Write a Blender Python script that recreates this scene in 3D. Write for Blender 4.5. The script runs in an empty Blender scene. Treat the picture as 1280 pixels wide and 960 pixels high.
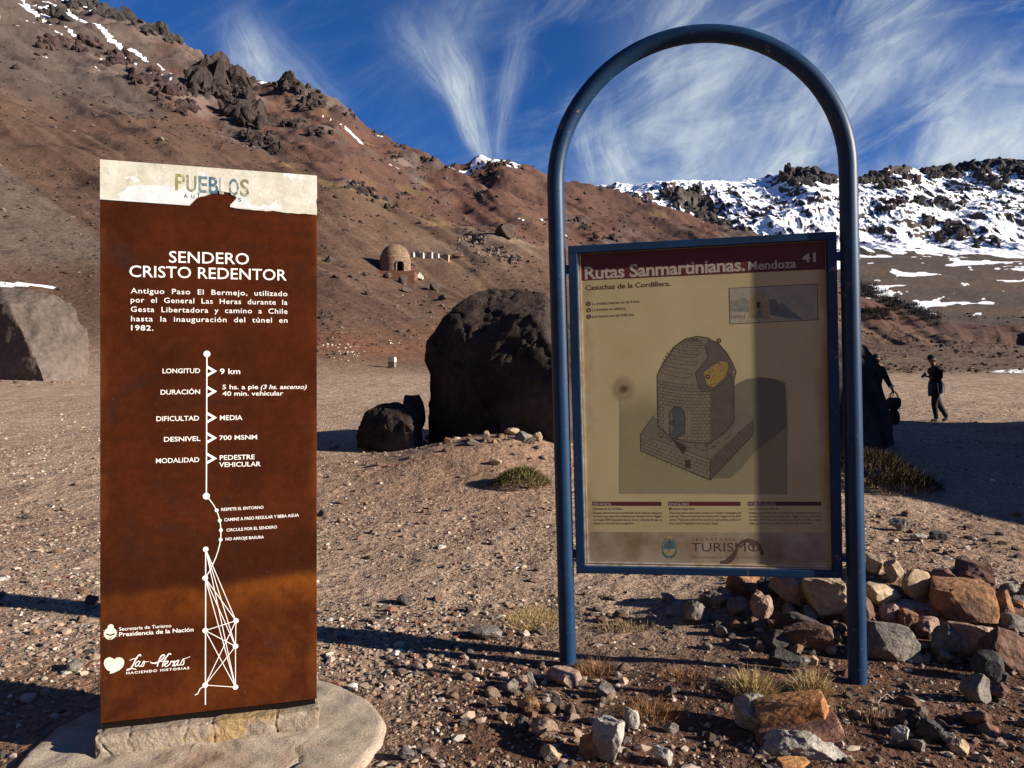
import bpy, bmesh, math, random
import numpy as np
from mathutils import Vector, Matrix, geometry
random.seed(7)
RNG = np.random.default_rng(11)
R = math.radians
sc = bpy.context.scene
col = sc.collection

# ------------------------------------------------------------------ camera, sky, sun, exposure
F = 950.0                                   # focal length in pixels of a 1280 px wide frame
CAMZ = 1.5
cam_d = bpy.data.cameras.new('camera'); cam = bpy.data.objects.new('camera', cam_d); col.objects.link(cam)
cam_d.sensor_width = 36; cam_d.lens = F/1280*36
cam_d.clip_start = 0.05; cam_d.clip_end = 20000
cam.location = (0, 0, CAMZ); cam.rotation_euler = (R(90), 0, 0)
sc.camera = cam
sc.render.engine = 'CYCLES'
SUN_EL, SUN_AZ = 19.5, 106.8                # azimuth clockwise from +Y
sdir = Vector((math.sin(R(SUN_AZ))*math.cos(R(SUN_EL)), math.cos(R(SUN_AZ))*math.cos(R(SUN_EL)), math.sin(R(SUN_EL))))
sun_d = bpy.data.lights.new('sun', 'SUN'); sun = bpy.data.objects.new('sun', sun_d); col.objects.link(sun)
sun_d.energy = 5.0; sun_d.angle = R(0.53); sun_d.color = (1.0, 0.895, 0.755)
sun.rotation_euler = (-sdir).to_track_quat('-Z', 'Y').to_euler(); sun.location = sdir*60
vs = sc.view_settings
vs.view_transform = 'Standard'; vs.look = 'None'; vs.gamma = 1; vs.use_curve_mapping = False
vs.exposure = 1.2

# --- node expression helper
class V:
    nt = None
    def __init__(s, sock): s.s = sock
    @staticmethod
    def m(op, *a, clamp=False):
        n = V.nt.nodes.new('ShaderNodeMath'); n.operation = op; n.use_clamp = clamp
        for i, x in enumerate(a):
            if isinstance(x, V): V.nt.links.new(x.s, n.inputs[i])
            else: n.inputs[i].default_value = float(x)
        return V(n.outputs[0])
    def __add__(s, o): return V.m('ADD', s, o)
    __radd__ = __add__
    def __sub__(s, o): return V.m('SUBTRACT', s, o)
    def __rsub__(s, o): return V.m('SUBTRACT', o, s)
    def __mul__(s, o): return V.m('MULTIPLY', s, o)
    __rmul__ = __mul__
    def __truediv__(s, o): return V.m('DIVIDE', s, o)
def vexp(x): return V.m('EXPONENT', x)
def vss(x, a, b):
    n = V.nt.nodes.new('ShaderNodeMapRange'); n.interpolation_type = 'SMOOTHSTEP'
    V.nt.links.new(x.s, n.inputs[0]); n.inputs[1].default_value = a; n.inputs[2].default_value = b
    return V(n.outputs[0])
def vcomb(x, y, z=0.0):
    n = V.nt.nodes.new('ShaderNodeCombineXYZ')
    for i, q in enumerate((x, y, z)):
        if isinstance(q, V): V.nt.links.new(q.s, n.inputs[i])
        else: n.inputs[i].default_value = q
    return n.outputs[0]
def vnoise(vec, scale, detail=4, rough=.55, dist=0.0):
    n = V.nt.nodes.new('ShaderNodeTexNoise'); n.inputs['Scale'].default_value = scale
    n.inputs['Detail'].default_value = detail; n.inputs['Roughness'].default_value = rough
    n.inputs['Distortion'].default_value = dist
    V.nt.links.new(vec, n.inputs['Vector']); return V(n.outputs[0])

world = bpy.data.worlds.new('World'); sc.world = world; world.use_nodes = True
world.cycles.sampling_method = 'MANUAL'; world.cycles.sample_map_resolution = 256
nt = world.node_tree; V.nt = nt
for n in list(nt.nodes): nt.nodes.remove(n)
wo = nt.nodes.new('ShaderNodeOutputWorld'); bg = nt.nodes.new('ShaderNodeBackground')
nt.links.new(bg.outputs[0], wo.inputs[0]); bg.inputs[1].default_value = 0.05
sky = nt.nodes.new('ShaderNodeTexSky'); sky.sky_type = 'NISHITA'; sky.sun_disc = False
sky.sun_elevation = R(SUN_EL); sky.sun_rotation = R(SUN_AZ); sky.altitude = 3200
sky.air_density = 1.0; sky.dust_density = 0.2; sky.ozone_density = 3.0
tc = nt.nodes.new('ShaderNodeTexCoord'); sx = nt.nodes.new('ShaderNodeSeparateXYZ')
nt.links.new(tc.outputs['Generated'], sx.inputs[0])
dx, dy, dz = V(sx.outputs[0]), V(sx.outputs[1]), V(sx.outputs[2])
fw = V.m('MAXIMUM', dy, 0.12)
A = dx/fw*9.5          # sky coordinates in hundreds of units about the valley's axis (world directions)
E = dz/fw*9.5
front = vss(dy, 0.1, 0.35)
WOB = vnoise(vcomb(A, E, 4.0), 0.55, 2) - 0.5
def streak(x, y, ang, L, w0, w1, amp, freq=2.2, bend=0.0):
    """a cirrus plume rooted at direction (x,y), running at angle ang, fanning from width w0 to w1"""
    c, s = math.cos(R(ang)), math.sin(R(ang))
    px = A - x; py = E - y
    a = (px*c + py*s)/L
    b = py*c - px*s + WOB*0.30 + a*a*bend
    w = a*(w1-w0) + w0
    q = b/V.m('MAXIMUM', w, 0.03)
    g = vexp(q*q*-1.3)
    win = vss(a, -0.12, 0.12)*(1.0 - vss(a, 0.35, 1.05))
    fib = vss(vnoise(vcomb(a*0.9, q*0.62, x*3.1+y), freq*1.35, 6, .64, .45), 0.20, 0.84)
    return g*win*(fib*0.75 + 0.25)*amp
dens = None
for args in [   # x, y, angle, length, width0, width1, strength
    (-0.30, 2.75, 104, 2.3, .10, .34, .85, 2.8, -.25), (-0.42, 2.95, 114, 1.5, .08, .20, .95, 3.0, .15), (-0.15, 2.8, 86, 2.2, .09, .22, .40, 3.4, .25),
    (-0.75, 3.6, 125, 1.5, .10, .5, .5, 3.0, .1), (-3.0, 3.5, 122, 1.4, .36, .30, .85, 2.6, .2), (-2.2, 3.3, 140, 2.2, .25, .4, .35, 3.0, .2),
    (-0.8, 4.3, 60, 1.6, .3, .8, .25, 3.0, 0), (1.45, 2.4, 118, 1.4, .30, .25, .65, 2.6, .35),
    (1.0, 2.55, 105, 1.3, .10, .3, .55, 3.0, .2), (3.2, 2.3, 62, 2.4, .5, .45, .75, 2.4, -.2),
    (3.9, 3.2, 48, 2.6, .35, .8, .75, 2.2, .1), (2.0, 2.8, 75, 3.0, .7, 1.3, .5, 1.8, 0),
    (5.4, 2.4, 50, 2.4, .6, 1.0, .65, 2.0, 0), (4.6, 2.2, 20, 2.4, .35, .5, .5, 2.0, 0), (2.4, 2.3, 170, 2.4, .35, .7, .45, 2.0, 0)]:
    st = streak(*args)
    dens = st if dens is None else V.m('MAXIMUM', dens, st) + V.m('MINIMUM', dens, st)*0.5
wa = A*0.5 - E*0.86; wb = A*0.86 + E*0.5
veil = vss(vnoise(vcomb(wa*1.5, wb*0.5, 3.0), 1.0, 8, .66, .9), 0.40, 0.75)
veil = veil*(vss(A, -1.2, 3.2)*0.42 + 0.06)
low = vexp((E-2.3)*(E-2.3)*-0.55)*vss(A, 0.9, 2.4)*vss(vnoise(vcomb(A*.8, E*.5, 9.0), 1.0, 5), .28, .7)*0.55
dens = (dens + veil + low)*front
dens = V.m('MINIMUM', dens*(1.0-vss(E, 5.5, 8.5)), 0.92)
skm = nt.nodes.new('ShaderNodeMix'); skm.data_type = 'RGBA'; skm.blend_type = 'MULTIPLY'; skm.inputs[0].default_value = 1
nt.links.new(sky.outputs[0], skm.inputs[6]); skm.inputs[7].default_value = (0.24, 0.63, 1.10, 1)
cm = nt.nodes.new('ShaderNodeMix'); cm.data_type = 'RGBA'
nt.links.new(dens.s, cm.inputs[0]); nt.links.new(skm.outputs[2], cm.inputs[6]); cm.inputs[7].default_value = (5.6, 6.3, 6.8, 1)
nt.links.new(cm.outputs[2], bg.inputs[0])

# ------------------------------------------------------------------ noise
def _h(ix, iy, iz, seed):
    n = (ix.astype(np.uint32)*np.uint32(374761393) + iy.astype(np.uint32)*np.uint32(668265263) + iz.astype(np.uint32)*np.uint32(2246822519) + np.uint32(seed*974711 & 0xffffffff))
    n = (n ^ (n >> np.uint32(13)))*np.uint32(1274126177)
    n = n ^ (n >> np.uint32(16))
    return (n & np.uint32(0xffff)).astype(np.float32)/32767.5 - 1
def vn(x, y, z=None, seed=0):
    x = np.asarray(x, np.float64); y = np.asarray(y, np.float64)
    ix = np.floor(x); iy = np.floor(y); fx = x-ix; fy = y-iy
    fx = fx*fx*fx*(fx*(fx*6-15)+10); fy = fy*fy*fy*(fy*(fy*6-15)+10)
    ix = ix.astype(np.int64); iy = iy.astype(np.int64)
    def layer(iz):
        a = _h(ix, iy, iz, seed); b = _h(ix+1, iy, iz, seed); c = _h(ix, iy+1, iz, seed); d = _h(ix+1, iy+1, iz, seed)
        return (a+(b-a)*fx)*(1-fy) + (c+(d-c)*fx)*fy
    if z is None: return layer(np.zeros_like(ix))
    z = np.asarray(z, np.float64); iz = np.floor(z); fz = z-iz; fz = fz*fz*(3-2*fz); iz = iz.astype(np.int64)
    l0 = layer(iz); return l0 + (layer(iz+1)-l0)*fz
def fbm(x, y, z=None, oct=4, seed=0, gain=.5):
    s = 0; a = 1; t = 0
    for k in range(oct):
        f = 2.03**k
        s = s + a*vn(x*f+k*17.3, y*f-k*9.1, None if z is None else z*f, seed+k); t += a; a *= gain
    return s/t
def ridged(x, y, oct=5, seed=0, gain=.55):
    s = 0; a = 1; t = 0
    for k in range(oct):
        f = 2.07**k
        s = s + a*(1-2*np.abs(vn(x*f+k*13.7, y*f+k*5.3, None, seed+k))); t += a; a *= gain
    return s/t
def sst(x, a, b):
    t = np.clip((x-a)/(b-a), 0, 1); return t*t*(3-2*t)

# ------------------------------------------------------------------ terrain height
CP = np.array([-500,-200, 0, 85, 165, 225, 265, 310, 340, 395, 430, 475, 525, 575, 625, 640, 700, 740, 830, 950, 1080, 1170, 1260, 1800.])
CY = np.array([-260,-130,-45, 0,  24,  50,  78,  98, 110, 116, 126, 166, 192, 207, 201, 204, 226, 239, 265, 295,  372,  399,  430, 460.])
CD = np.array([ 700, 660,620,580, 555, 530, 510, 480, 465, 440, 425, 400, 395, 395, 400, 398, 390, 380, 355, 320,  250,  220,  200, 190.])
FD = np.array([  52,  52, 52, 52,  52,  53,  54,  55,  56,  57,  58,  60,  62,  66,  70,  72,  80,  85, 100, 115,  130,  140,  150, 160.])
_pg = np.arange(-520, 1820, 4.0)
def _smooth(y, s):
    g = np.interp(_pg, CP, y); k = np.exp(-(np.arange(-40, 41)*4.0/s)**2); k /= k.sum(); return np.convolve(np.pad(g, 40, mode='edge'), k, 'valid')
SY, SD, SF = _smooth(CY, 9), _smooth(CD, 40), _smooth(FD, 60)
VD = np.array([0, 4, 6, 8, 10, 12, 15, 20, 30, 40, 60, 120, 200, 250, 400, 700, 950, 1500.])
VZ = np.array([0, 0, .03, .15, .36, .52, .56, .55, .95, 1.45, 2.4, 6.3, 13.5, 19.5, 43, 118, 150, 150.])
def coords(X, Y):
    phi = np.arctan2(X, Y); r = np.hypot(X, Y)
    pc = np.clip(phi, -R(50), R(50))
    return 640+F*np.tan(pc), r*np.cos(pc)
def smax(a, b, k):
    h = np.clip(.5+.5*(a-b)/k, 0, 1); return b+(a-b)*h + k*h*(1-h)
def base_z(X, Y):
    px, d = coords(X, Y)
    vz = np.interp(d, VD, VZ)
    cy = np.interp(px, _pg, SY); cd = np.interp(px, _pg, SD); fd = np.interp(px, _pg, SF)
    zc = CAMZ + (480-cy)/F*cd; zf = np.interp(fd, VD, VZ)
    u = np.clip((d-fd)/(cd-fd), 0, 1)
    hill = zf + (zc-zf)*u**1.2 - np.maximum(d-cd, 0)*.7
    hill = np.where(d < fd, -50, hill)
    z = np.where(d < fd, vz, smax(hill, vz, 1.0 + np.minimum(d, 200)*.01) - .25*(1.0+np.minimum(d, 200)*.01)*np.exp(-np.abs(d-fd)/20))
    return z, px, d, u
def bump(X, Y, x, y, rx, ry, h): return h*np.exp(-((X-x)/rx)**2-((Y-y)/ry)**2)
OUT = [  # rocky outcrops: px, py, rx, ry, strength
    (275,100,46,34,1.25),(300,140,30,22,.8),(250,120,28,16,.8),(330,182,24,13,.8),(300,168,22,12,.6),(390,118,46,14,1.0),(432,132,20,14,.9),(365,155,30,10,.5),(408,170,30,10,.5),
    (150,85,60,15,.8),(210,108,45,14,.8),(95,52,30,10,.6),(180,35,70,18,.8),(110,14,50,22,.8),(240,72,40,22,.6),(60,15,40,12,.5),(40,70,30,8,.5),
    (440,232,22,8,.7),(470,246,22,8,.5),(505,203,26,7,.7),(545,210,16,6,.6),(425,182,16,6,.5),(458,198,30,6,.4),(520,232,12,10,.5),(560,250,14,6,.4),
    (600,310,34,16,.45),(640,322,30,9,.4),(575,296,20,8,.45),(535,200,10,5,.4),(605,238,20,6,.4),(655,275,22,6,.4),(715,275,26,5,.4),(760,300,22,5,.5),(790,288,14,5,.4),(820,300,14,5,.4)]
def height(X, Y, full=False):
    X = np.asarray(X, np.float64); Y = np.asarray(Y, np.float64)
    z, px, d, u = base_z(X, Y)
    py = 480-F*(z-CAMZ)/np.maximum(d, .5)
    hillw = np.where(u > 0, sst(u, 0.02, .25), 0)*np.where(px > 1000, 1-sst(d, 205, 290), 1)
    # local lie of the near ground
    z = z + bump(X, Y, -.45, 10.3, 1.35, 1.1, .34) + bump(X, Y, .6, 10.9, 1.2, .8, .12) + bump(X, Y, .3, 8.6, 1.6, 1.0, .10)
    z = z + bump(X, Y, 2.55, 5.0, .85, .5, .29) + bump(X, Y, 1.55, 4.75, .5, .35, .06)
    z = z + bump(X, Y, .95, 3.75, .5, .28, .05) + bump(X, Y, 2.0, 3.5, .6, .2, .03)
    nearw = sst(d, 1.0, 2.5)*(1-sst(d, 40, 90))
    z = z + nearw*(fbm(X*.45, Y*.45, oct=3, seed=3)*.05*sst(d, 2, 8) + fbm(X*1.7, Y*1.7, oct=4, seed=5)*.018 + fbm(X*9, Y*9, oct=3, seed=8)*.006)
    midw = sst(d, 40, 100)
    z = z + midw*(fbm(X*.04, Y*.04, oct=5, seed=21)*(.6+.012*np.minimum(d, 250+400*hillw))*(.30+.9*hillw) + fbm(X*.3, Y*.3, oct=3, seed=22)*.25)
    vv = py-.57*px
    z = z + midw*hillw*(d/500)*(fbm(vv/13, px/260, oct=4, seed=24)*3.2 + np.minimum(ridged(vv/30, px/500, 3, 27), .3)*3.0)
    out = np.zeros_like(z)
    for (x, y, rx, ry, s) in OUT:
        out = np.maximum(out, s*np.exp(-((px-x)/rx)**2-((py-y)/ry)**2))
    rn = ridged(X*.045, Y*.045, 6, 31, .62) + .6*fbm(X*.022, Y*.022, oct=3, seed=36)
    wob = fbm(X*.05, Y*.05, oct=3, seed=33)
    om = sst(out + .35*wob*(out > .02), .12, .55)*np.where(u > 0.05, 1, 0)*np.where(d > 90, 1, 0)
    z = z + om*(d/500)*(4 + 8.5*rn)*(.16+.20*sst(out, .3, .9))
    if full: return z, px, py, d, u, om, hillw
    return z
def at_ground(px, py):
    t = (px-640)/F; e = (480-py)/F; lo, hi = 1.6, 640.
    for n in (260, 24, 16):
        d = np.exp(np.linspace(math.log(lo), math.log(hi), n))
        below = (CAMZ + e*d) < height(t*d, d)
        i = int(np.argmax(below)); lo, hi = d[max(i-1, 0)], d[i]
    D = d[i]
    return Vector((t*D, D, float(height(np.array([t*D]), np.array([D]))[0])))
def gz(x, y): return float(height(np.array([x]), np.array([y]))[0])

# ------------------------------------------------------------------ materials
def new_mat(name):
    m = bpy.data.materials.new(name); m.use_nodes = True; V.nt = m.node_tree
    b = m.node_tree.nodes['Principled BSDF']; return m, m.node_tree, b
def rgba(c): return (c[0], c[1], c[2], 1)
def add_noise_col(ntree, c1, c2, scale, detail=6, rough=.6, lo=.35, hi=.65, coord='Object', fac_in=None):
    t = ntree.nodes.new('ShaderNodeTexCoord'); n = ntree.nodes.new('ShaderNodeTexNoise')
    n.inputs['Scale'].default_value = scale; n.inputs['Detail'].default_value = detail; n.inputs['Roughness'].default_value = rough
    ntree.links.new(t.outputs[coord], n.inputs['Vector'])
    r = ntree.nodes.new('ShaderNodeValToRGB'); r.color_ramp.elements[0].position = lo; r.color_ramp.elements[1].position = hi
    r.color_ramp.elements[0].color = rgba(c1); r.color_ramp.elements[1].color = rgba(c2)
    ntree.links.new(n.outputs[0], r.inputs[0]); return r.outputs[0], t.outputs[coord]
def mixc(ntree, a, b, fac, mode='MIX'):
    n = ntree.nodes.new('ShaderNodeMix'); n.data_type = 'RGBA'; n.blend_type = mode
    for sock, v in ((n.inputs[0], fac), (n.inputs[6], a), (n.inputs[7], b)):
        if isinstance(v, (int, float)): sock.default_value = v
        elif isinstance(v, tuple): sock.default_value = rgba(v)
        else: ntree.links.new(v, sock)
    return n.outputs[2]
def add_bump(ntree, b, vec, scale, dist, strength=.6, detail=8, rough=.65):
    n = ntree.nodes.new('ShaderNodeTexNoise'); n.inputs['Scale'].default_value = scale
    n.inputs['Detail'].default_value = detail; n.inputs['Roughness'].default_value = rough
    ntree.links.new(vec, n.inputs['Vector'])
    bp = ntree.nodes.new('ShaderNodeBump'); bp.inputs['Strength'].default_value = strength; bp.inputs['Distance'].default_value = dist
    ntree.links.new(n.outputs[0], bp.inputs['Height']); ntree.links.new(bp.outputs[0], b.inputs['Normal']); return bp
def mat_flat(name, c, rough=.7, c2=None, scale=30, metal=0, spec=.3, bump=None):
    m, t, b = new_mat(name)
    b.inputs['Roughness'].default_value = rough; b.inputs['Metallic'].default_value = metal
    b.inputs['Specular IOR Level'].default_value = spec
    c2 = c2 or tuple(x*.82 for x in c)
    o, vec = add_noise_col(t, c2, c, scale); t.links.new(o, b.inputs['Base Color'])
    if bump: add_bump(t, b, vec, bump[0], bump[1], bump[2] if len(bump) > 2 else .5)
    return m
def mat_stone(name, c1, c2, scale=6, vary=.0, bs=14, bd=.03, c3=None):
    m, t, b = new_mat(name); b.inputs['Roughness'].default_value = .92; b.inputs['Specular IOR Level'].default_value = .15
    o, vec = add_noise_col(t, c1, c2, scale, 8, .65)
    if c3:
        n = t.nodes.new('ShaderNodeTexNoise'); n.inputs['Scale'].default_value = scale*.45; n.inputs['Detail'].default_value = 5
        t.links.new(vec, n.inputs['Vector']); V.nt = t
        o = mixc(t, o, c3, vss(V(n.outputs[0]), .52, .62).s)
    n2 = t.nodes.new('ShaderNodeTexNoise'); n2.inputs['Scale'].default_value = scale*9; n2.inputs['Detail'].default_value = 4
    t.links.new(vec, n2.inputs['Vector']); V.nt = t
    g = V(n2.outputs[0])*1.1 + .45
    cc = t.nodes.new('ShaderNodeCombineColor')
    for i in range(3): t.links.new(g.s, cc.inputs[i])
    o = mixc(t, o, cc.outputs[0], 1.0, 'MULTIPLY')
    if vary:
        oi = t.nodes.new('ShaderNodeObjectInfo'); r = t.nodes.new('ShaderNodeValToRGB'); r.color_ramp.interpolation = 'CONSTANT'
        pal = [(.75,.72,.70),(1.0,.85,.72),(.45,.42,.42),(1.25,1.12,.98),(1.0,.78,.62),(.8,.66,.57),(1.5,1.4,1.25),(.6,.6,.63)]
        el = r.color_ramp.elements
        while len(el) < len(pal): el.new(.5)
        for i, p in enumerate(pal): el[i].position = i/len(pal); el[i].color = rgba(p)
        t.links.new(oi.outputs['Random'], r.inputs[0]); o = mixc(t, o, r.outputs[0], 1.0, 'MULTIPLY')
    t.links.new(o, b.inputs['Base Color']); add_bump(t, b, vec, bs, bd, .8)
    return m

# ------------------------------------------------------------------ object helpers
def tag(o, label=None, cat=None, group=None, kind=None):
    if label: o['label'] = label
    if cat: o['category'] = cat
    if group: o['group'] = group
    if kind: o['kind'] = kind
    return o
def thing(name, label, cat, loc=(0,0,0), rotz=0, group=None):
    o = bpy.data.objects.new(name, None); col.objects.link(o); o.empty_display_size = .2
    o.location = loc; o.rotation_euler = (0, 0, rotz); return tag(o, label, cat, group)
def npmesh(name, v, f, mat=None, smooth=False):
    """v (n,3), f (m,k) uniform-size faces"""
    me = bpy.data.meshes.new(name); v = np.asarray(v, np.float32); f = np.asarray(f, np.int32); k = f.shape[1]
    me.vertices.add(len(v)); me.vertices.foreach_set('co', v.ravel())
    me.loops.add(f.size); me.loops.foreach_set('vertex_index', f.ravel())
    me.polygons.add(len(f)); me.polygons.foreach_set('loop_start', np.arange(0, f.size, k, dtype=np.int32))
    me.polygons.foreach_set('use_smooth', np.full(len(f), smooth))
    me.update(calc_edges=True)
    if mat: me.materials.append(mat)
    return me
def link(name, me, parent=None, loc=(0,0,0), rot=(0,0,0)):
    o = bpy.data.objects.new(name, me); col.objects.link(o); o.location = loc; o.rotation_euler = rot
    if parent: o.parent = parent
    return o
class MB:
    def __init__(s): s.v = []; s.f = []; s.m = []; s.sm = []; s.mats = []
    def mi(s, mat):
        if mat not in s.mats: s.mats.append(mat)
        return s.mats.index(mat)
    def add(s, v, f, mat, smooth=False):
        o = len(s.v); s.v += [tuple(p) for p in v]; i = s.mi(mat)
        for q in f: s.f.append(tuple(o+k for k in q)); s.m.append(i); s.sm.append(smooth)
    def box(s, x0, x1, y0, y1, z0, z1, mat):
        v = [(x,y,z) for x in (x0,x1) for y in (y0,y1) for z in (z0,z1)]
        s.add(v, [(0,1,3,2),(4,6,7,5),(0,4,5,1),(2,3,7,6),(0,2,6,4),(1,5,7,3)], mat)
    def tube(s, pts, r, mat, n=12, cap=True, smooth=True):
        pts = [Vector(p) for p in pts]; rs = r if isinstance(r, (list, tuple)) else [r]*len(pts); vv = []; up = None
        for i, p in enumerate(pts):
            d = (pts[min(i+1, len(pts)-1)]-pts[max(i-1, 0)]).normalized()
            if up is None: up = Vector((0,1,0)) if abs(d.y) < .9 else Vector((1,0,0))
            a = d.cross(up).normalized(); b = d.cross(a).normalized(); up = -b if False else up
            for k in range(n):
                t = 2*math.pi*k/n; vv.append(p + (a*math.cos(t)+b*math.sin(t))*rs[i])
        ff = [(i*n+k, i*n+(k+1)%n, (i+1)*n+(k+1)%n, (i+1)*n+k) for i in range(len(pts)-1) for k in range(n)]
        s.add(vv, ff, mat, smooth)
        if cap:
            s.add(vv[:n], [tuple(range(n))], mat); s.add(vv[-n:], [tuple(range(n-1, -1, -1))], mat)
    def build(s, name, parent=None, loc=(0,0,0), rot=(0,0,0)):
        me = bpy.data.meshes.new(name); me.from_pydata([tuple(p) for p in s.v], [], s.f)
        for m in s.mats: me.materials.append(m)
        me.polygons.foreach_set('material_index', s.m); me.polygons.foreach_set('use_smooth', s.sm); me.update()
        return link(name, me, parent, loc, rot)
def copy_tree(o, parent=None):
    c = o.copy(); col.objects.link(c); c.parent = parent
    for ch in list(o.children): copy_tree(ch, c)
    return c
# ------------------------------------------------------------------ the ground, one sheet to the mountain crest
def make_terrain():
    a1 = np.linspace(-R(47), R(47), 1000); a2 = np.linspace(R(47), 2*math.pi-R(47), 70)[1:-1]
    az = np.concatenate([a1, a2]); na = len(az)
    d = np.concatenate([[.05], np.exp(np.linspace(math.log(1.0), math.log(900), 760))]); nd = len(d)
    # radial coordinate: depth in front, continued as radius times a constant at the sides
    AZ, D = np.meshgrid(az, d)
    wr = (AZ+math.pi) % (2*math.pi)-math.pi
    rr = D/np.cos(np.clip(wr, -R(50), R(50)))
    X = rr*np.sin(wr); Y = rr*np.cos(wr)
    z, px, py, dd, u, om, hw = height(X.ravel(), Y.ravel(), True)
    X = X.ravel(); Y = Y.ravel()
    # ---- colours of soil, scree, rock and grass
    C = lambda r, g, b: np.array([r, g, b])[None, :]
    def lay(c, col_, w): return c*(1-w[:, None]) + col_*w[:, None]
    n1 = fbm(X*.35, Y*.35, oct=4, seed=41); n2 = fbm(X*.06, Y*.06, oct=5, seed=42); n3 = fbm(X*.012, Y*.012, oct=5, seed=43)
    c = np.ones((len(X), 1))*C(.285, .205, .145)
    near = 1-sst(dd, 5, 9)
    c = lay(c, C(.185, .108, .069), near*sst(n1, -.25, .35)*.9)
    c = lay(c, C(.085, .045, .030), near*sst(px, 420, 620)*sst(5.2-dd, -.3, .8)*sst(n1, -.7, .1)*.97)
    c = lay(c, C(.33, .243, .175), sst(dd, 9, 16)*(1-sst(dd, 45, 65))*sst(n1, -.6, .4)*.75)
    c = lay(c, C(.245, .150, .100), bump(X, Y, -.4, 9.4, 2.2, 2.0, 1)*.85)
    hill = sst(dd, 50, 75)
    v = py-.57*px
    st = fbm(v/26, px/420, oct=4, seed=44); st2 = fbm(v/8, px/160, oct=3, seed=45)
    brown = np.ones_like(c)*C(.090, .054, .038)
    brown = lay(brown, C(.100, .065, .041), sst(st, -.1, .5)*.7)
    brown = lay(brown, C(.066, .043, .034), sst(n2, .05, .5)*.6)
    brown = lay(brown, C(.130, .086, .058), sst(fbm(v/5, px/230, oct=4, seed=56), .12, .5)*.55); brown = lay(brown, C(.060, .036, .028), sst(fbm(v/9+7, px/300, oct=4, seed=57), .15, .5)*.5)
    c = lay(c, brown, hill)
    red = np.ones_like(c)*C(.100, .052, .039); red = lay(red, C(.066, .040, .034), sst(st, -.2, .5)*.8); red = lay(red, C(.125, .075, .043), sst(st2+n2, .3, .8)*.6)
    upper = sst(np.interp(px, [-200, 0, 130, 330, 420, 560, 640, 760, 1060, 1180, 1300], [-70, 20, 92, 195, 236, 285, 305, 340, 408, 415, 425]) - py + 9*n2, -5, 7)
    c = lay(c, red, hill*upper)
    c = lay(c, C(.24, .17, .075), hill*np.exp(-((py-np.interp(px, [330, 420, 560, 640], [198, 238, 287, 308]))/5.)**2)*((px > 340) & (px < 700))*sst(n2, -.3, .3)*.55)
    c = lay(c, C(.082, .066, .056), hill*sst(130-py+px*.28, 0, 50)*sst(230-px, 0, 60)*.85*(py < 150))       # grey upper slopes
    c = lay(c, C(.115, .09, .072), hill*sst(py-(202+px*.75), -6, 8)*sst(345-py, 0, 30)*(px < 140)*.8)
    c = lay(c, C(.15, .068, .040), hill*np.exp(-((px-470)/150.)**2-((py-432)/24.)**2)*.9*sst(n2+.4, -.3, .3))
    c = lay(c, C(.13, .085, .042), hill*sst(n2+.5*st2, .44, .66)*sst(py, 150, 260)*.5)                          # dry grass patches
    c = lay(c, C(.21, .165, .125), hill*np.exp(-((px-640)/90.)**2-((py-318-(px-640)*.12)/15.)**2)*sst(n2, -.4, .3)*.7)
    c = lay(c, C(.135, .095, .068), sst(dd, 42, 75)*(u < .02)*sst(px, 850, 1000)*(.6+.4*sst(n2, -.3, .3)))
    valley = sst(dd, 110, 200)*((u < .02)|(dd > 270))*(px > 900)
    c = lay(c, C(.098, .070, .052), valley*.9); c = lay(c, C(.068, .056, .048), valley*sst(n3, -.2, .35)*.8)
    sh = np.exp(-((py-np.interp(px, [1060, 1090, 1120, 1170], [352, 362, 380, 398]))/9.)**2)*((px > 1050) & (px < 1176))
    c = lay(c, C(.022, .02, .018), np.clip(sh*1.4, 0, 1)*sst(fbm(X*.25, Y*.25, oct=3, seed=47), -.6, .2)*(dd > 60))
    rock = np.ones_like(c)*C(.082, .060, .052); rock = lay(rock, C(.135, .098, .082), sst(n2+ridged(X*.09, Y*.09, 3, 48)*.4, -.1, .5))
    c = lay(c, rock, om)
    speck = sst(fbm(X*.55, Y*.55, oct=2, seed=49), .52, .66)*sst(fbm(X*.03, Y*.03, oct=3, seed=50), -.05, .35)
    c = lay(c, C(.05, .04, .036), hill*speck*.8)
    # ---- snow lying in gullies
    sn = np.zeros(len(X)); s1 = fbm(v/6+3, px/150, oct=4, seed=51); s2 = fbm(X*.11, Y*.11, oct=4, seed=52)
    sn = np.maximum(sn, sst(s1*.9+s2*.28+.35*np.exp(-((px-60)/90.)**2-((py-15)/34.)**2)+.1*np.exp(-((px-215)/50.)**2-((py-30)/30.)**2), .46, .54)*(dd > 200)*(py < 100)*(px < 300)*sst(95+px*.1-py, 0, 25))
    sn = np.maximum(sn, sst(s1+.3*s2, .40, .48)*(np.abs(py-(62+(px-180)*.45)) < 26)*((px > 120) & (px < 262))*(dd > 200))
    sn = np.maximum(sn, sst(s2+.9*np.exp(-((px-610)/34.)**2-((py-206)/8.)**2), .38, .5)*((px > 556) & (px < 652))*(py < 222)*(dd > 200))
    sn = np.maximum(sn, sst(s2+1.1*np.exp(-((px-336)/11.)**2-((py-107)/6.)**2), .62, .75)*(dd > 200)*(px > 300)*(px < 360)*(py < 130))
    sn = np.maximum(sn, sst(s1*.8+s2*.6, .52, .58)*(np.abs(py-(150+(px-430)*.48)) < 40)*((px > 300) & (px < 1000))*(dd > 180)*sst(py, 60, 120)*.9)
    sn = np.maximum(sn, sst(.45*s2+1.0*np.exp(-((px-15)/52.)**2-((py-(354+.1*abs(px)*0))/5.)**2)+.4*np.exp(-((px-66)/12.)**2-((py-357)/4.)**2), .55, .62)*(dd > 55)*(px < 110))
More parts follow.
